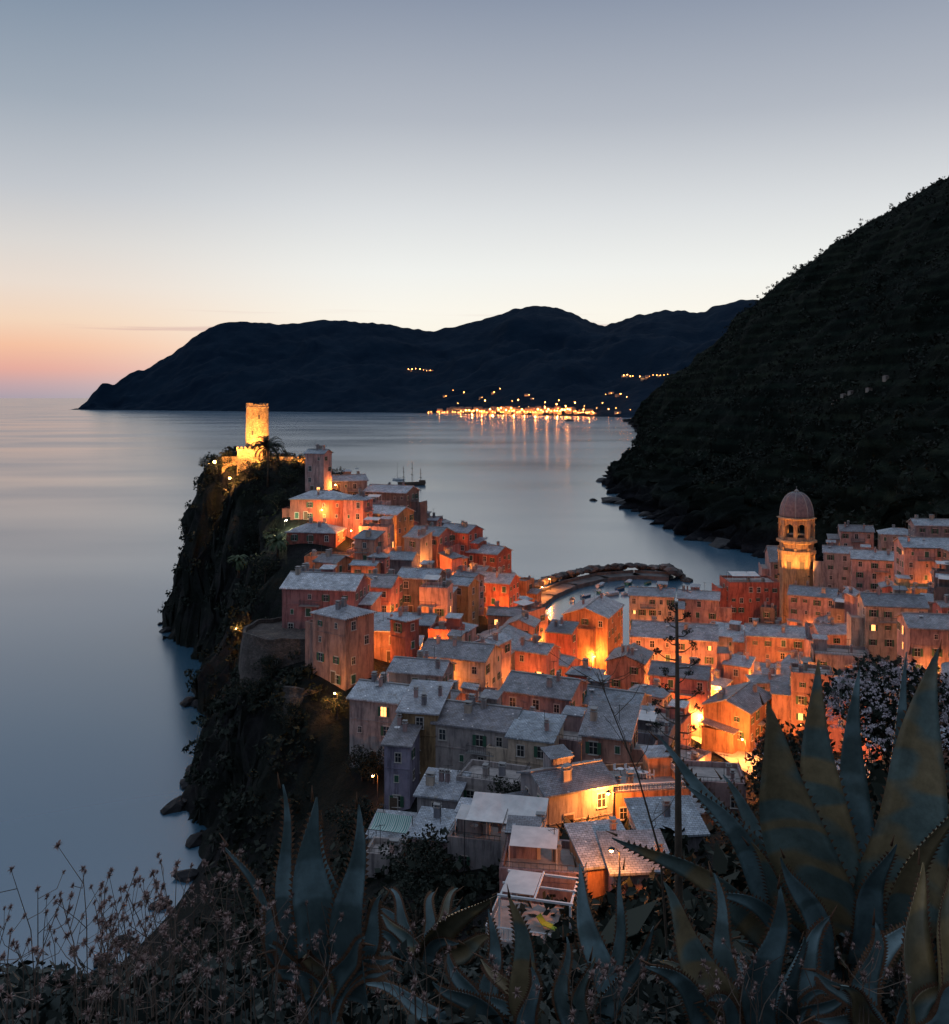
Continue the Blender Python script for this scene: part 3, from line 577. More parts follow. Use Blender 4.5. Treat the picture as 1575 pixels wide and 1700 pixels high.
for a,b_ in zip(pier,pier[1:]):
    t=(b_-a).normalized(); nn=Vector((-t.y,t.x,0)); e=t*.6
    m.slab([tuple(a-e-nn*4+Vector((0,0,1.6))),tuple(b_+e-nn*4+Vector((0,0,1.6))),tuple(b_+e+nn*3+Vector((0,0,1.6))),tuple(a-e+nn*3+Vector((0,0,1.6)))],3.5)
    m.slab([tuple(a-e+nn*2.0+Vector((0,0,2.6))),tuple(b_+e+nn*2.0+Vector((0,0,2.6))),tuple(b_+e+nn*2.9+Vector((0,0,2.6))),tuple(a-e+nn*2.9+Vector((0,0,2.6)))],2.6)
obj('harbour_pier',m.mesh('pier',[PIERM]),label='curved concrete breakwater pier sheltering the small harbour',category='pier')
ROCKM=M('boulder_rock',(.17,.16,.155),(.055,.053,.052),1.2,.9,.6,.1,rand=.45); SHOREM=M('shore_rock',(.022,.022,.025),(.009,.009,.011),1.2,.7,.6,.1,rand=.3)
def rockmesh(i,mt):
    import bmesh
    me=bpy.data.meshes.new('boulder'); bm=bmesh.new(); bmesh.ops.create_icosphere(bm,subdivisions=2,radius=1)
    for v in bm.verts:
        k=1+.5*noise.noise(v.co*1.1+Vector((i*7,0,0)))+.2*noise.noise(v.co*3+Vector((i*3,5,0))); v.co=Vector((round(v.co.x*k*2.4)/2.4*.6+v.co.x*k*.4,v.co.y*k,round(v.co.z*k*2.2)/2.2*.4+v.co.z*k*.4))
    bm.to_mesh(me); bm.free(); me.materials.append(mt); return me
RK=[rockmesh(i,ROCKM) for i in range(5)]; RS=[rockmesh(i,SHOREM) for i in range(5)]
for s_ in range(270):
    k=R.randrange(len(pier)-1); t=R.random(); a,b_=pier[k],pier[k+1]; dv=(b_-a).normalized(); nn=Vector((-dv.y,dv.x,0)); f_=R.random(); q=a+(b_-a)*t+nn*(3.2+12*f_)
    if k==4 and R.random()<.5: f_=R.random(); q=b_+Vector((7*f_,R.uniform(-6,10),0))
    obj('boulder',R.choice(RK),None,(q.x,q.y,4.4*(1-f_)**.8+.1),R.uniform(0,6),(R.uniform(1.1,2.9),R.uniform(1.1,2.3),R.uniform(.9,1.9)),label='grey armour boulder piled outside the harbour breakwater',category='boulder',group='breakwater boulders')
SHL='dark wet shore rock at the foot of the cliff'
for (u,v,d,s_) in [(1000,800,850,6),(985,830,690,3),(1015,832,680,8),(1040,834,670,6),(1180,888,515,6),(1200,900,480,7),(945,697,3000,14),(1215,885,500,6)]:
    p=W(u,v,d); obj('boulder',R.choice(RS),None,(p.x,p.y,.3),R.uniform(0,6),(s_*1.3,s_,s_*.6),label=SHL,category='rock',group='shore rocks')
for i in range(22):
    k=R.uniform(3,10); a,b_=base[int(k)],base[int(k)+1]; t=k-int(k); s_=R.uniform(1.2,2.8)*(1+(k-3)*.2); q=[a[j]+(b_[j]-a[j])*t for j in(0,1)]
    obj('boulder',R.choice(RS),None,(q[0]-R.uniform(0,12),q[1],.3),R.uniform(0,6),(s_*1.6,s_*1.3,s_*R.uniform(.5,.9)),label=SHL,category='rock',group='shore rocks')
cnt=0
for it in range(6000):
    x,y=R.uniform(-112,-45),R.uniform(112,330); z=th(x,y)
    if -1.0<z<2.5 and cnt<30:
        cnt+=1; s_=R.uniform(.8,2.2); obj('boulder',R.choice(RS),None,(x-R.uniform(-1.0,1.5),y,.2),R.uniform(0,6),(s_*1.3,s_,s_*.8),label=SHL,category='rock',group='shore rocks')
def hull(m,L,B,H,mi=0,mi2=1):
    n=12; secs=[]
    for i in range(n+1):
        s=i/n*2-1; b_=B/2*((1-max(0,s)**2.2)*(1-.25*max(0,-s)**2)); sh=H*(1+.25*s*s*(1 if s>0 else .4)); y=s*L/2
        secs.append([(-b_,y,sh),(-b_*.85,y,sh*.45),(-b_*.35,y*.94,0),(b_*.35,y*.94,0),(b_*.85,y,sh*.45),(b_,y,sh)])
    vs=[q for s in secs for q in s]; fs=[]
    for i in range(n):
        for k in range(5): fs.append((i*6+k,i*6+k+1,(i+1)*6+k+1,(i+1)*6+k))
    fs.append((0,1,2,3,4,5)); m.add(vs,fs,mi)
    vs=[];fs=[]
    for s in secs: vs+=[(s[0][0]*.9,s[0][1]*.97,s[0][2]*.8),(s[5][0]*.9,s[5][1]*.97,s[5][2]*.8)]
    for i in range(n): fs.append((2*i,2*i+1,2*i+3,2*i+2))
    m.add(vs,fs,mi2)
BC=[M('boat_white',(.7,.7,.68),(.55,.55,.55),2),M('boat_blue',(.06,.14,.28),(.05,.1,.2),2),M('boat_green',(.06,.2,.15),(.05,.15,.1),2)]; TARP=M('boat_tarp',(.5,.53,.56),(.35,.4,.45),1.5,.7,.6,.1)
bp=[(36,350),(42,357),(48,366),(52,360),(57,370),(62,382),(59,362),(66,370),(70,382),(50,377),(74,374),(44,350)]
for i,(x,y) in enumerate(bp):
    ci=i%3; nm=['white','blue','green'][ci]; ro=obj('boat',None,loc=(x,y,-.15),rz=R.uniform(-.5,.5)-.6,sc=R.uniform(1.0,1.4),label=f'small {nm} wooden boat moored in the calm harbour',category='boat',group='moored harbour boats')
    m=MB(); hull(m,5.2,1.9,.8,0,1); obj('hull',m.mesh('hull',[BC[ci],BC[0] if i%4 else WOOD],True),ro)
    m=MB()
    for yy in(-1.2,.2,1.2): m.box(0,yy,.68,1.6,.28,.06)
    obj('seat',m.mesh('thwarts',[WOOD]),ro)
    if i%2: 
        m=MB(); m.add([(-.85,-1.5,.8),(.85,-1.5,.8),(.7,2.0,.95),(-.7,2.0,.95),(0,-1.3,1.25),(0,1.9,1.2)],[(0,1,4),(1,2,5,4),(2,3,5),(3,0,4,5)]); obj('cover',m.mesh('cover',[TARP]),ro)
p=W(683,806,810); ro=obj('sailing_ship',None,loc=(p.x,p.y,-.5),rz=1.9,label='dark three-masted wooden sailing ship anchored with bare masts',category='ship')
m=MB(); hull(m,24,6,3.2,0,0); m.box(0,-9.5,3.8,4.6,4.5,1.8,0); obj('hull',m.mesh('shiphull',[WOOD]),ro)
for y,h in((-8,15),(-.5,21),(7,17)):
    m=MB(); m.tube([(0,y,2),(0,y,h)],[.28,.12],6)
    for k,wd in((.45,7),(.7,5),(.88,3.4)): m.tube([(-wd/2,y,h*k),(wd/2,y,h*k)],.13,4); m.box(0,y,h*k+.25,wd*.85,.4,.35)
    for s_ in(-1,1): m.tube([(s_*2.6,y-1,2.6),(0,y,h*.9)],.05,3)
    obj('mast',m.mesh('mast',[WOOD]),ro)
m=MB(); m.tube([(0,11,3.4),(0,17,5.5)],[.2,.08],5); m.tube([(0,17,5.5),(0,7,16)],.05,3); obj('bowsprit',m.mesh('bowsprit',[WOOD]),ro)
for u,v,d,s_ in((661,796,860,1.3),(592,773,1000,.5)):
    p=W(u,v,d); ro=obj('sailboat',None,loc=(p.x,p.y,-.2),rz=1.2,sc=s_,label='small white sailboat with bare mast on still water',category='sailboat'); m=MB(); hull(m,9,2.8,1.2,0,1); m.box(0,-.5,1.4,1.5,3,.6,0,0,.8); obj('hull',m.mesh('sb',[BC[0],WOOD]),ro)
    m=MB(); m.tube([(0,.8,1),(0,.8,13)],[.12,.06],5); m.tube([(0,.8,2.2),(0,-3.4,2.2)],.08,4); obj('mast',m.mesh('sbm',[METAL]),ro)
# ------------------------------------------------------------ palms / trees
def palm(x,y,z,h,r,lab,mt=None):
    ro=obj('palm_tree',None,loc=(x,y,z),label=lab,category='palm tree'); m=MB(); m.tube([(0,0,-1),(.15,0,h*.4),(.1,.1,h)],[.35,.26,.3],8); obj('trunk',m.mesh('trunk',[BARK],True),ro)
    m=MB()
    for i in range(38):
        a=R.uniform(0,6.28); el=R.uniform(-.35,1.2); pts=[]
        for k in range(9):
            t=k/8; e=el-1.6*t*t; 
            if k==0: q=Vector((0,0,h))
            else: q=pts[-1]+Vector((math.cos(a)*math.cos(e),math.sin(a)*math.cos(e),math.sin(e)))*r/7
            pts.append(q)
        sd=Vector((-math.sin(a),math.cos(a),0))
        m.tube(pts,.04,3)
        for k in range(1,9):
            for j in range(4):
                q=pts[k-1].lerp(pts[k],j/4); L=r*.22*(1-abs(k/9-.4))
                for s_ in(-1,1):
                    tip=q+sd*s_*L+(pts[k]-pts[k-1]).normalized()*L*.5+Vector((0,0,-L*.35)); w_=(pts[k]-pts[k-1]).normalized()*.09
                    m.add([q-w_,q+w_,tip],[(0,1,2)])
    obj('crown',m.mesh('crown',[mt or PALM]),ro)
p=W(444,780,281); palm(p.x,p.y,th(p.x,p.y),75-(741-660)/F*281-th(p.x,p.y),5.2,'tall palm tree silhouetted before the golden castle tower',LEAFD)
p=W(460,905,240); palm(p.x,p.y,th(p.x,p.y),4,3.2,'palm tree lit by a white lamp beside red houses'); p=W(395,935,228); palm(p.x,p.y,max(th(p.x,p.y),75-(945-660)/F*228-1),3,2.6,'small palm lit yellow on the cliff edge')
def tree(x,y,z,h,r,lab,name='tree',mats=(None,),nc=60,white=0):
    ro=obj(name,None,loc=(x,y,z),label=lab,category='tree'); m=MB(); m.tube([(0,0,-1.5),(.1,.1,h*.3),(.0,.2,h*.6)],[.05*h,.035*h,.02*h],7)
    for i in range(6): a=i*1.05; m.tube([(0,.1,h*.35),(math.cos(a)*r*.35,math.sin(a)*r*.35,h*.6),(math.cos(a)*r*.7,math.sin(a)*r*.7,h*.75)],[.02*h,.014*h,.006*h],5)
    obj('trunk',m.mesh('trunk',[BARK],True),ro)
    d=NR.normal(size=(nc,3)); d/=np.linalg.norm(d,axis=1,keepdims=True); Pc=d*r*(.35+.6*NR.rand(nc,1))*np.array([1,1,.75])+np.array([0,0,h*.68])
    obj('crown',clumps('crown',Pc,r*(.18+.14*NR.rand(nc)),mats[0] or LEAFD,60,.16),ro)
    if white:
        d=NR.normal(size=(white,3)); d/=np.linalg.norm(d,axis=1,keepdims=True); d[:,2]=abs(d[:,2])-.2; Pw=d*r*(.85+.25*NR.rand(white,1))*np.array([1,1,.75])+np.array([0,0,h*.68])
        obj('blossom',clumps('blossom',Pw,.03+.05*NR.rand(white),M('white_blossom',(.68,.62,.65),(.45,.40,.44),8),14,.35),ro)
for u,v,d,h,r in[(500,782,287,5,4),(525,786,287,5,4),(555,785,292,5,3.5),(480,800,280,4,4),(415,800,286,4,4),(375,800,300,4,4),(400,870,270,5,4),(430,850,268,5,4),(460,840,270,5,4),(455,990,205,6,4.5),(440,1030,195,6,4),(850,1300,108,5,3.5),(620,1260,140,5,3),(345,790,312,4,3),(400,980,225,5,4),(590,1290,125,5,4),(700,1460,95,5,4),(690,1500,85,5,4),(600,1230,142,5,3),(425,1140,166,5,3.5),(480,1190,157,4,3),(560,1160,156,4,2.5),(440,930,236,5,4),(420,960,230,5,4),(410,1080,172,4,3),(450,1110,170,4,3)]:
    p=W(u,v,d); tree(p.x,p.y,th(p.x,p.y)-.5,h,r,'dark rounded evergreen tree growing among rocks and houses',nc=34)
p=W(1500,1205,19); tree(p.x,p.y,p.z-2.2,3.6,1.5,'flowering oleander shrub covered with pale blossom','oleander_bush',nc=70,white=1100)
p=W(1320,1310,24); tree(p.x,p.y,p.z-2.0,3.4,1.5,'dense dark green shrub on the slope above the roofs','evergreen_bush',nc=70,white=50)
# ------------------------------------------------------------ far town
def townmesh(i):
    w,dp,h=[(16,12,12),(24,12,15),(13,11,9),(30,14,13)][i]; m=MB(); m.box(0,0,h/2-4,w,dp,h+8,0); q=2.5
    m.add([(-w/2-.5,-dp/2-.5,h),(w/2+.5,-dp/2-.5,h),(w/2+.5,dp/2+.5,h),(-w/2-.5,dp/2+.5,h),(-w/2+3,0,h+q),(w/2-3,0,h+q)],[(0,1,5,4),(1,2,5),(2,3,4,5),(3,0,4)],1)
    for f_ in range(int(h//3)):
        for k in range(int(w//4)): m.box(-w/2+2.4+k*4,-dp/2-.1,1.6+f_*3,1.3,.25,1.7,2+(1 if (f_*7+k*5+i)%5==0 and i!=2 else 0))
    return m.mesh('town_house',[M('town_stucco%d'%i,[(.5,.36,.24),(.5,.31,.22),(.2,.19,.18),(.45,.3,.22)][i],(.3,.25,.2),.1,bs=0),M('town_roof%d'%i,(.12,.09,.08),(.08,.06,.06),.1,bs=0),GLASS,LITWIN])
TM=[townmesh(i) for i in range(4)]
m=MB(); m.tube([(0,0,0),(0,0,8)],.3,5,0); m.rev([(.2,7.4),(1.1,8.2),(1.1,9),(.2,9.7)],8,1); FLP=m.mesh('promenade_lamp',[METAL,EM('promenade_bulb',(1,.32,.07),60)])
def survey(u,v,both=True):
    dv=W(u,v,1)-Vector((0,0,EYE)); dv.normalize(); c1=bvF.ray_cast(Vector((0,0,EYE)),dv)[0]; c2=bvH.ray_cast(Vector((0,0,EYE)),dv)[0] if both else None
    L=[c for c in(c1,c2) if c is not None]
    return min(L,key=lambda c:c.y) if L else None
def tlamp(p,e,sc=1):
    ro=obj('promenade_lamp',FLP,None,tuple(p),0,sc,label='orange promenade lamp on the waterfront across the bay',category='street lamp',group='lamps of the town across the bay')
    if e:
        L=bpy.data.lights.new('town_light','POINT'); L.energy=e; L.color=SOD; L.shadow_soft_size=1; obj('lamp_light',L,ro,(0,-3,9))
def thh(p): return obj('town_house',R.choice([TM[0],TM[1],TM[3]]),None,tuple(p),R.uniform(-.5,.4),label='warm-lit seaside town house below the mountain',category='house',group='houses of the town across the bay')
for i in range(90):
    u=R.triangular(715,985,870) if i>30 else 730+i*7.8; q=survey(u,R.uniform(680,688),False) 
    if q: thh(q)
for i in range(62):
    u=712+i*4.4+R.uniform(-1,1); p=survey(u,R.uniform(686,688),False); 
    if p: tlamp(p-Vector((0,35,0)),(180000 if 770<u<955 else 40000) if i%4==0 else 0,R.choice([.9,1.2,1.5,2.2]) if 760<u<960 else .9)
for i in range(30):
    u=R.gauss(880,60); v=687-abs(R.gauss(0,10)); q=survey(u,v,False)
    if q: tlamp(q,0,R.choice([.5,.8,1.2,1.8])); 
for u,v in [(678,616),(684,616),(690,615),(697,616),(703,616),(708,617),(714,617),(752,650),(770,655),(800,662),(820,655),(878,658),(885,664),(830,648),(905,672),(760,672),(740,660),(850,668),(990,680),(1005,657),(1015,655),(1030,658),(1035,627),(1041,626),(1046,627),(1050,627),(1062,629),(1067,628),(1072,628),(1078,627),(1084,625),(1090,626),(1096,626),(1102,625),(1108,624),(1000,672),(1022,680),(1040,662),(970,676),(985,690),(960,688),(975,690),(1010,684),(1025,688)]:
    q=survey(u,v,False); q2=survey(u,v)
    if q and q2 and abs(q.y-q2.y)<1:
        tlamp(q,0,R.choice([.7,.9,1.3]))
        if R.random()<.5: thh(q+Vector((R.uniform(-12,12),18,-4)))
for u,v in [(1385,668),(1400,660),(1412,655),(1442,650),(1470,630)]:
    q=survey(u,v)
    if q: obj('hill_farmhouse',TM[2],None,tuple(q),.4,.22,label='small unlit farmhouse on the dark wooded hill',category='house',group='farmhouses on the hill')
# ------------------------------------------------------------ terrace things near
def pergola(u,v,d,w,dp,h,rot):
    p=W(u,v,d); z=p.z; ro=obj('pergola',None,loc=(p.x,p.y,z),rz=rad(rot),label='white-painted pergola frame over a small roof terrace',category='pergola'); m=MB()
    for a in(-1,1):
        for b_ in(-1,1): m.box(a*w/2,b_*dp/2,h/2,.18,.18,h)
        m.box(a*w/2,0,h+.07,.16,dp+.4,.16)
    for k in range(2): m.box(0,(-1+2*k)*dp/2,h+.23,w+.4,.16,.16)
    m.box(0,0,h+.22,w+.4,.12,.12); m.box(0,0,h+.36,.14,dp+.4,.12); obj('frame',m.mesh('pergola',[WHITE]),ro)
    m=MB(); m.box(0,0,-.2,w+2,dp+2,.4); m.box(0,0,-3.5,w+1.6,dp+1.6,6.2); obj('floor',m.mesh('pfloor',[DECK]),ro)
    m=MB(); railing(m,[(-w/2-.9,dp/2,0),(-w/2-.9,-dp/2-.9,0),(w/2+.9,-dp/2-.9,0),(w/2+.9,dp/2,0)],1.0,0,.35,.03); obj('railing',m.mesh('prail',[WHITE]),ro)
    m=MB(); m.box(-w/4,0,h+.45,w*.46,dp*.9,.03); obj('canopy',m.mesh('pcan',[CLOTH]),ro); return ro,p
ro,p=pergola(895,1535,76,5.6,4.0,2.8,-14)
ro=obj('sun_lounger',None,loc=(p.x+.6,p.y-.6,p.z),rz=.9,label='yellow-green sun lounger on the pergola terrace',category='lounger'); m=MB(); m.box(0,-.3,.34,.62,1.3,.07); m.add([(-.31,.35,.36),(.31,.35,.36),(.31,.85,.85),(-.31,.85,.85),(-.31,.35,.3),(.31,.35,.3),(.31,.88,.8),(-.31,.88,.8)],[(0,1,2,3),(7,6,5,4),(0,4,5,1),(1,5,6,2),(2,6,7,3),(3,7,4,0)]); obj('cushion',m.mesh('lc',[M('lounger_fabric',(.42,.5,.05),(.35,.42,.05),3)]),ro)
m=MB(); [m.box(a,b_,.15,.05,.05,.3) for a in(-.28,.28) for b_ in(-.85,.3)]; obj('leg_frame',m.mesh('ll',[WHITE]),ro)
def awning(u,v,d,w,dp,rot,mat,lab):
    p=W(u,v,d); ro=obj('awning',None,loc=tuple(p),rz=rad(rot),label=lab,category='awning'); m=MB(); n=16
    vs=[];fs=[]
    for i in range(n+1):
        for j in range(7):
            a=(i/n-.5)*w; t=j/6; vs.append((a,-dp/2+dp*t,.9*t-.45*math.sin(math.pi*t)+.16*math.sin(i*1.6)*math.sin(math.pi*t)))
    for i in range(n):
        for j in range(6): fs.append((i*7+j,(i+1)*7+j,(i+1)*7+j+1,i*7+j+1))
    m.add(vs,fs); obj('canvas',m.mesh('canvas',[mat],True),ro); m=MB()
    for a in(-w/2,w/2):
        for b_,z in((-dp/2,0),(dp/2,.9)): m.tube([(a,b_,z),(a,b_,-6)],.05,5)
    m.tube([(-w/2,-dp/2,0),(w/2,-dp/2,0)],.04,5); obj('pole_frame',m.mesh('poles',[METAL]),ro)
awning(842,1350,96,7.8,4.8,-12,CLOTH,'large off-white canvas sail awning over a terrace')
m_,nt,b=newmat('striped_canvas'); tc=nt.add('ShaderNodeTexCoord'); wv=nt.add('ShaderNodeTexWave'); wv.inputs['Scale'].default_value=1.3; nt.link(tc.outputs['Object'],wv.inputs[0]); nt.link(ramp(nt,wv.outputs['Fac'],[(.45,(.05,.25,.22)),(.55,(.5,.55,.52))]),b.inputs['Base Color'])
awning(648,1372,112,4.6,2.6,-15,m_,'green and white striped awning over a cliffside balcony')
p=W(1062,1300,108)
ro=obj('terrace_railing',None,loc=(p.x,p.y,p.z),rz=rad(8),label='white baluster railing around the orange-lit roof terrace',category='railing'); m=MB(); railing(m,[(-4.3,3.8,.78),(-4.3,-3.8,.78),(4.3,-3.8,.78),(4.3,3.8,.78)],.75,0,.3,.04); obj('baluster',m.mesh('white_rail',[WHITE]),ro)
for k in range(4):
    x,y=p.x+R.uniform(-3,3),p.y+R.uniform(-2.6,2.6); ro=obj('cafe_table',None,loc=(x,y,p.z+.1),label='small round cafe table on the lit roof terrace',category='table',group='terrace tables'); m=MB(); m.rev([(.4,.72),(.4,.76)],16); obj('table_top',m.mesh('tt',[WHITE]),ro); m=MB(); m.tube([(0,0,0),(0,0,.72)],.03); m.rev([(.25,0),(.05,.05)],10); obj('leg',m.mesh('tl',[METAL]),ro)
    for a in(0,2.2):
        cx2,cy2=x+.8*math.cos(a),y+.8*math.sin(a); ro=obj('chair',None,loc=(cx2,cy2,p.z+.1),rz=a-math.pi/2,label='white terrace chair beside a round table',category='chair',group='terrace chairs'); m=MB(); m.box(0,0,.45,.42,.42,.04); obj('seat',m.mesh('cs',[WHITE]),ro); m=MB(); m.box(0,.2,.75,.42,.04,.5); obj('backrest',m.mesh('cb',[WHITE]),ro)
        m=MB(); m.box(0,0,.22,.04,.04,.44); lm=m.mesh('cl',[WHITE])
        for q in((-.18,-.18),(.18,-.18),(.18,.18),(-.18,.18)): obj('leg',lm,ro,(q[0],q[1],0))
# ------------------------------------------------------------ agaves
def agmat(name,a,b2,c2,op=.7):
    m,nt,b=newmat(name); f=noisetex(nt,3.2,5,.6); g=noisetex(nt,14,4,.7); st=noisetex(nt,2.4,2,.4,sc=(.7,.7,1.8))
    c=ramp(nt,f,[(.3,a),(.65,b2)]); c=mix(nt,ramp(nt,st,[(.43,(0,0,0)),(.47,(op,)*3),(.53,(op,)*3),(.57,(.0,.0,.0))]),c,c2); c=mix(nt,1,c,ramp(nt,g,[(.3,(.65,.65,.65)),(.7,(1.2,1.2,1.2))]),'MULTIPLY')
    nt.link(c,b.inputs['Base Color']); b.inputs['Roughness'].default_value=.4; bump(nt,b,g,.25,.01); return m
AG=[agmat('agave_blue',(.09,.16,.18),(.22,.33,.35),(.06,.10,.10)),agmat('agave_olive',(.085,.14,.14),(.18,.25,.23),(.32,.23,.11),.8),agmat('agave_gold',(.24,.18,.08),(.42,.30,.15),(.12,.14,.11))]; EDGE=M('agave_spine',(.10,.05,.03),(.16,.09,.05),5)
def leafm(p0,p1,p2,w,face,mi):
    m=MB(); n=18; sec=7; p0,p1,p2=map(Vector,(p0,p1,p2)); vs=[];fs=[]; L=(p2-p0).length
    edges=[[],[]]; ph=R.uniform(0,6)
    for i in range(n+1):
        t=i/n; c=p0*(1-t)**2+p1*2*t*(1-t)+p2*t*t; tg=(p1-p0)*2*(1-t)+(p2-p1)*2*t; tg.normalize()
        sd=tg.cross(face).normalized(); nr=sd.cross(tg).normalized()
        ww=w*(.62+.38*math.sin(min(t/.35,1)*math.pi/2))*(1-t**2.4)*(1-.42*t)*(1+.04*math.sin(t*13+ph))+.004
        c=c+sd*.018*math.sin(t*7+ph)
        for j in range(sec):
            a=j/(sec-1)*2-1; vs.append(c+sd*a*ww/2+nr*(a*a*ww*.26)*(1-.4*t))
        for j in range(sec):
            a=1-j/(sec-1)*2; vs.append(c+sd*a*ww/2*.98+nr*((a*a*ww*.26)*(1-.4*t)-(1-a*a)*ww*.16-.003))
        edges[0].append((c-sd*ww/2+nr*ww*.26*(1-.4*t),-sd,tg)); edges[1].append((c+sd*ww/2+nr*ww*.26*(1-.4*t),sd,tg))
    S=2*sec
    for i in range(n):
        for j in range(S): k=(j+1)%S; fs.append((i*S+j,i*S+k,(i+1)*S+k,(i+1)*S+j))
    m.add(vs,fs,0)
    for e in edges:
        for i in range(2,n-1):
            for q in(0,.5):
                c=e[i][0].lerp(e[i+1][0],q); m.add([c-e[i][2]*.007,c+e[i][2]*.009,c+e[i][1]*.013+e[i][2]*.008],[(0,1,2)],1)
    t=(p2-p1).normalized(); m.tube([p2-t*.01,p2+t*.04],[.005,.0008],5,1)
    return m.mesh('agave_leaf',[AG[mi],EDGE],True)
def agave(base,leaves,lab,nfill=7):
    bpt=W(*base); ro=obj('agave_plant',None,loc=tuple(bpt),label=lab,category='agave plant',group='agaves on the slope')
    for (tu,tv,td,bu,bv,bd,w,lift,mi) in leaves:
        a=W(bu,bv,bd)-bpt; c=W(tu,tv,td)-bpt; L=(c-a).length
        mid=(a+c)/2+Vector((0,0,lift*L)); face=Vector((R.uniform(-.6,.6),-1,R.uniform(-.1,.6)))
        obj('leaf',leafm(a,mid,c,w*bd/F,face,mi),ro)
    for k in range(nfill):
        a=R.uniform(0,6.28); e=R.uniform(.2,.9); L=R.uniform(.25,.42); c=Vector((math.cos(a)*math.cos(e),math.sin(a)*math.cos(e)*.6+.1,math.sin(e)*.7))*L
        obj('leaf',leafm((0,0,-.12),c*.5+Vector((0,0,.08)),c,.07,Vector((0,-1,.3)),R.choice([0,0,1])),ro)
agave((1395,1600,3.6),[(1265,1165,3.4,1380,1560,3.6,148,.05,1),(1352,1095,3.7,1385,1540,3.7,100,.02,1),(1424,1108,3.9,1410,1570,3.8,78,.0,0),(1510,1083,3.8,1435,1560,3.7,66,.0,0),(1560,1078,3.5,1475,1580,3.6,155,.0,1),
 (1088,1225,3.7,1340,1550,3.7,50,.10,0),(1140,1300,3.3,1345,1590,3.55,60,.10,0),(1020,1385,3.3,1310,1580,3.5,54,.10,1),(1195,1290,3.9,1360,1560,3.8,60,.05,0),(1590,1330,3.2,1450,1600,3.5,60,.12,1),
 (1180,1480,3.2,1370,1600,3.5,46,.10,0),(1480,1400,3.3,1420,1600,3.5,60,.02,0),(1300,1420,3.2,1370,1610,3.4,60,.04,0),(1240,1400,3.3,1365,1600,3.5,44,.06,1)],'large blue-green agave with tall toothed leaves and ochre patches',12)
agave((1250,1720,3.0),[(1095,1470,2.9,1215,1720,3.0,80,.04,1),(1292,1470,2.9,1260,1720,3.0,70,.0,0),(1180,1450,3.2,1235,1700,3.1,45,.0,0),(1330,1560,2.8,1290,1720,3.0,55,.03,0),(1380,1520,3.2,1290,1700,3.1,50,.05,0),(1075,1600,2.8,1210,1730,3.0,50,.08,0)],'agave with upright grey-green leaves among dry stems')
agave((1480,1720,2.8),[(1525,1430,3.0,1520,1760,2.8,95,.03,2),(1575,1440,3.0,1560,1700,2.8,60,.03,2),(1530,1500,3.2,1400,1700,3.0,50,.04,0),(1450,1530,2.9,1440,1720,2.9,50,.05,0),(1390,1640,2.6,1480,1740,2.8,50,.12,1),(1600,1640,2.6,1530,1750,2.7,60,.1,0)],'agave with a drooping yellowed outer leaf')
agave((535,1640,2.9),[(463,1303,2.9,500,1630,2.9,42,.0,0),(518,1325,2.9,522,1640,2.9,100,.0,0),(592,1335,2.8,588,1660,2.9,78,.0,0),(535,1370,3.05,560,1640,3.0,64,.0,0),(375,1400,3.1,500,1650,3.0,28,.10,0),(640,1490,2.9,570,1650,2.9,42,.1,0),(430,1500,2.9,500,1660,2.9,42,.12,0)],'slender blue-green agave rising above dry flowers')
agave((900,1720,3.4),[(845,1485,3.4,895,1730,3.4,62,.0,1),(935,1555,3.5,945,1730,3.4,32,.0,0),(955,1435,3.7,1015,1700,3.5,55,.03,0),(1088,1540,3.5,985,1720,3.4,52,.08,0),(745,1575,3.5,800,1730,3.4,40,.05,0),(815,1510,3.6,820,1720,3.5,45,.0,0),(600,1640,3.4,800,1740,3.4,40,.18,0),(1035,1440,3.8,1005,1690,3.6,36,.0,0),(720,1625,3.3,850,1740,3.3,45,.12,0),(880,1600,3.2,880,1740,3.2,36,.0,0),(980,1590,3.2,950,1740,3.2,34,.03,1)],'cluster of pointed agave leaves at the slope edge')
agave((700,1580,4.6),[(820,1485,4.4,690,1590,4.6,58,.08,2),(760,1500,4.8,700,1590,4.7,45,.05,0),(620,1500,4.8,690,1600,4.7,50,.1,0),(820,1560,4.4,720,1600,4.6,46,.12,1)],'low agave with a curled ochre leaf')
p=W(1123,1400,14); ro=obj('agave_flower_stalk',None,loc=(p.x,p.y,p.z-4.5),label='tall dark agave flower stalk with tufted side branches',category='plant'); m=MB(); Ht=4.5+400/F*14
m.tube([(0,0,0),(.03,0,Ht*.5),(0,0,Ht)],[.09,.06,.02],7); obj('stalk',m.mesh('stalk',[BARK],True),ro); pc=[]; m=MB()
for i in range(18):
    t=i/17; z=Ht-.1-t*2.0; L=.08+.32*t**.6*R.uniform(.6,1.1); a=(0 if i%2 else math.pi)+R.uniform(-.9,.9); e=Vector((math.cos(a)*L,math.sin(a)*L,z+L*.15)); m.tube([(0,0,z-.05),(e.x*.6,e.y*.6,z-.03),tuple(e)],[.012,.009,.006],4)
    for k in range(3): q=e+Vector((R.uniform(-.06,.06),R.uniform(-.06,.06),R.uniform(.0,.06))); m.tube([tuple(e),tuple(q)],.005,3); pc.append(tuple(q))
obj('side_branches',m.mesh('sb',[BARK]),ro); obj('flower_tufts',clumps('tufts',pc,.05,LEAFD,20,.35),ro)
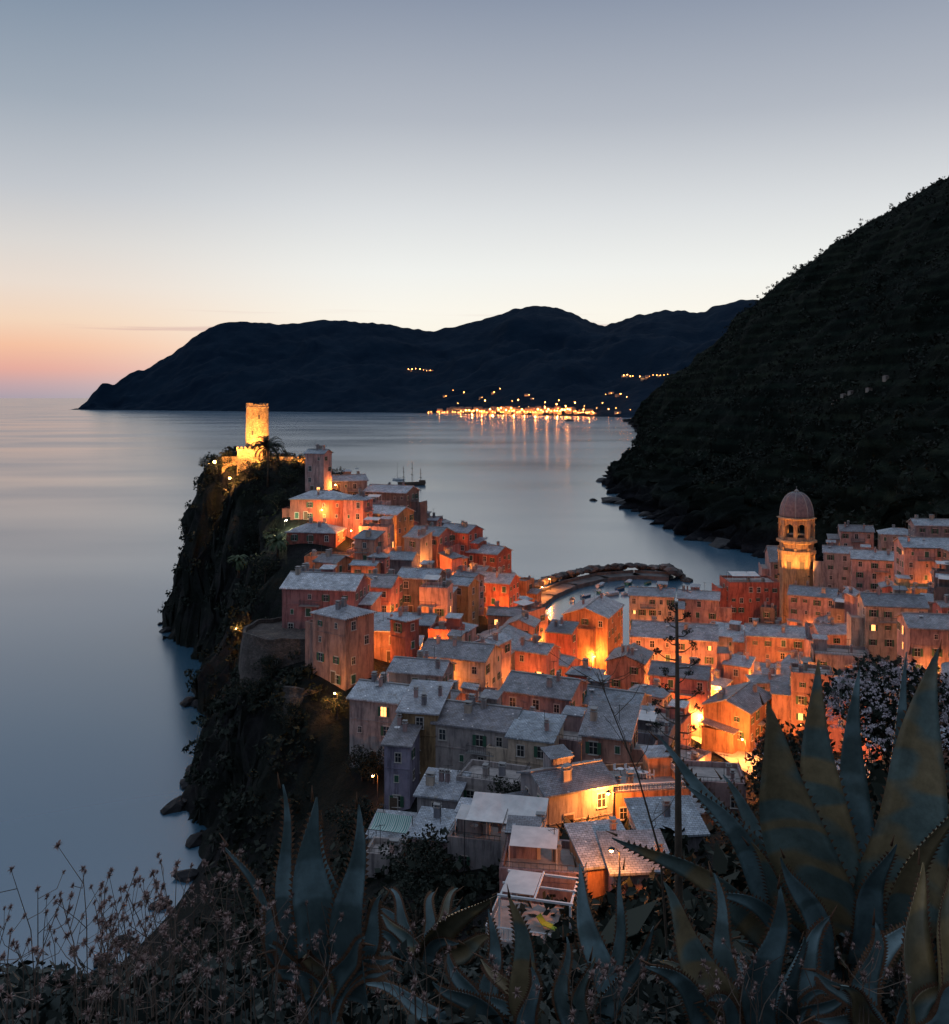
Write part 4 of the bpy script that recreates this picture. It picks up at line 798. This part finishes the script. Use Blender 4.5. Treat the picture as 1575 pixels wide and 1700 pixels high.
# ------------------------------------------------------------ dry flowers
DRY=M('dry_stem',(.11,.08,.065),(.17,.13,.10),6,.9,0,0); DRYH=M('dry_flower_head',(.27,.19,.17),(.45,.33,.30),9,.95,0,0)
def dry(u,v,d,n,hmax,sp,lab='dry wiry wildflowers with brown spiky seed heads',leaf=True):
    b0=W(u,v,d); ro=obj('dry_wildflower',None,loc=tuple(b0),label=lab,category='wildflower',group='dry wildflowers on the slope'); m=MB(); lc=[]
    for i in range(n):
        h=hmax*R.uniform(.3,1); x,y=R.uniform(-sp,sp),R.uniform(-sp,sp)*.6; dx,dy=R.uniform(-.4,.4)*h,R.uniform(-.2,.2)*h
        p0=Vector((x,y,-.35)); p1=Vector((x+dx*.4,y+dy*.4,h*.5)); p2=Vector((x+dx,y+dy,h)); m.tube([p0,p1,p2],[.0022,.0017,.001],3,0)
        for k in range(2): lc.append(tuple(p0.lerp(p1,R.random()*.7)))
        tips=[p2]
        for k in range(R.randint(1,3)):
            s=p1.lerp(p2,R.uniform(-.3,.8)); e=s+Vector((R.uniform(-.1,.1),R.uniform(-.09,.09),R.uniform(.02,.12))); mm=(s+e)/2+Vector((R.uniform(-.02,.02),0,-.01)); m.tube([s,mm,e],[.0014,.0011,.0009],3,0); tips.append(e)
        for e in tips:
            rr=R.uniform(.011,.024)*(d/2.8)
            for k in range(44):
                dv=Vector((R.gauss(0,1),R.gauss(0,1),R.gauss(.3,1))).normalized(); s_=dv.cross(Vector((.3,.5,.8))).normalized()*rr*.2; f_=R.uniform(.55,1); m.add([e-s_,e+s_,e+dv*rr*f_],[(0,1,2)],1)
    obj('stems',m.mesh('dry',[DRY,DRYH]),ro)
    if leaf: obj('leaves',clumps('lv',lc,.035,LEAFG,7,.5),ro)
for (u,v,d,n,h) in [(10,1660,2.6,8,.50),(110,1680,2.5,8,.34),(200,1680,2.7,8,.32),(300,1670,2.8,10,.44),(390,1680,2.8,8,.32),(60,1630,3.2,7,.34),(160,1640,3.3,8,.28),(270,1610,3.4,12,.46),(370,1630,3.3,11,.38),(440,1690,2.7,6,.26),(640,1700,3.1,10,.38),(720,1700,3.0,9,.34),(560,1710,2.5,6,.20),(1150,1700,2.9,8,.22),(1350,1700,2.6,8,.22),(330,1700,2.4,8,.26),(50,1700,2.3,8,.26),(1000,1710,3.0,8,.2),(1480,1660,3.3,8,.26),(200,1710,2.3,7,.24)]: dry(u,v,d,n,h,.26)
p=W(1085,1420,7); ro=obj('dry_fennel_stalk',None,loc=(p.x,p.y,p.z-1.4),label='thin leaning dry fennel stalk with forked twigs',category='plant'); m=MB()
pp=[Vector((.15,0,0)),Vector((.05,0,1.4)),Vector((-.12,0,2.0)),Vector((-.42,0,2.75))]; m.tube(pp,[.012,.009,.006,.003],5)
for i in range(12):
    k=R.choice([1,2]); s=pp[k].lerp(pp[k+1],R.random()); e=s+Vector((R.uniform(-.35,.3),R.uniform(-.1,.1),R.uniform(.1,.35))); m.tube([s,(s+e)/2+Vector((.02,0,-.02)),e],[.004,.003,.0015],3)
    for j in range(3): m.tube([e,e+Vector((R.uniform(-.08,.08),0,R.uniform(.02,.1)))],.0015,3)
obj('stem',m.mesh('fs',[BARK]),ro)
P=[]
for i in range(2400):
    y=R.uniform(2.2,7.0); x=R.uniform(-.62,.62)*y; P.append((x,y,th(x,y)+R.uniform(-.05,.12)))
obj('ground_cover',clumps('ground_cover',P,.08+NR.rand(len(P))*.09,LEAFG,34,.2),kind='stuff')
# ------------------------------------------------------------ world
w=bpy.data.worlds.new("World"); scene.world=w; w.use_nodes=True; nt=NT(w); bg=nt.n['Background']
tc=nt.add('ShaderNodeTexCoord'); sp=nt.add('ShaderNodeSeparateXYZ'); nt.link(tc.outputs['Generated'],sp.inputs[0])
def mr(o,a,b_,c,d,interp='SMOOTHSTEP'):
    q=nt.add('ShaderNodeMapRange',interpolation_type=interp); 
    for i,x in enumerate((a,b_,c,d)): q.inputs[i+1].default_value=x
    nt.link(o,q.inputs[0]); return q.outputs[0]
z=sp.outputs[2]  # both sky ramps get added brightness above the view, lifting roofs and sea
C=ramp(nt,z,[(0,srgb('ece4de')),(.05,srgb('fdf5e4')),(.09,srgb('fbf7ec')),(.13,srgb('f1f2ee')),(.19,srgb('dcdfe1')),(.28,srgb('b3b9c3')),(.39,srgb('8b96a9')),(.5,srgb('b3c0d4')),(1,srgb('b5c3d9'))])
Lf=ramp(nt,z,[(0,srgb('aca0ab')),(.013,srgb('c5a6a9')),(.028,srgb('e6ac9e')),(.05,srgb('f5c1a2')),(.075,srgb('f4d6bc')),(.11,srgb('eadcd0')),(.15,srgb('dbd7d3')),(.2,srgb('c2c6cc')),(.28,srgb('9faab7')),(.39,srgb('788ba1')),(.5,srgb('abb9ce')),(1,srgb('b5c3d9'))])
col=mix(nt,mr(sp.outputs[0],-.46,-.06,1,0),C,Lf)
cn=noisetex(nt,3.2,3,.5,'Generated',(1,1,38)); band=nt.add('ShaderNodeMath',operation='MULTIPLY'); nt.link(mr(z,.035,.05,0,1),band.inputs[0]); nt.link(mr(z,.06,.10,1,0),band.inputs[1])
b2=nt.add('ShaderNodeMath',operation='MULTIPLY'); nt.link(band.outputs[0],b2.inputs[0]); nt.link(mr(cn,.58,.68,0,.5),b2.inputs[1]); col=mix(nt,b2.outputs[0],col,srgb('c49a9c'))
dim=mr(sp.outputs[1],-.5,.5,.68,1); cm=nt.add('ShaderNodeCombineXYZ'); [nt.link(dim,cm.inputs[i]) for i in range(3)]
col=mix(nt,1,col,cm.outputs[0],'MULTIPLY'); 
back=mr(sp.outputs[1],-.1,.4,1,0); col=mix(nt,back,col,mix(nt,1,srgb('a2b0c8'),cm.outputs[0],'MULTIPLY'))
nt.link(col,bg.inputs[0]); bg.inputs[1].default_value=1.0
cam=bpy.data.cameras.new('camera'); co=obj('camera',cam,loc=(0,0,EYE)); co.rotation_euler=(rad(90),0,0); cam.sensor_fit='HORIZONTAL'; cam.sensor_width=36; cam.lens=36; cam.shift_y=-190/F; cam.clip_start=.1; cam.clip_end=200000; scene.camera=co
vs_=scene.view_settings; vs_.view_transform='Standard'; vs_.look='None'; vs_.exposure=0; vs_.gamma=1
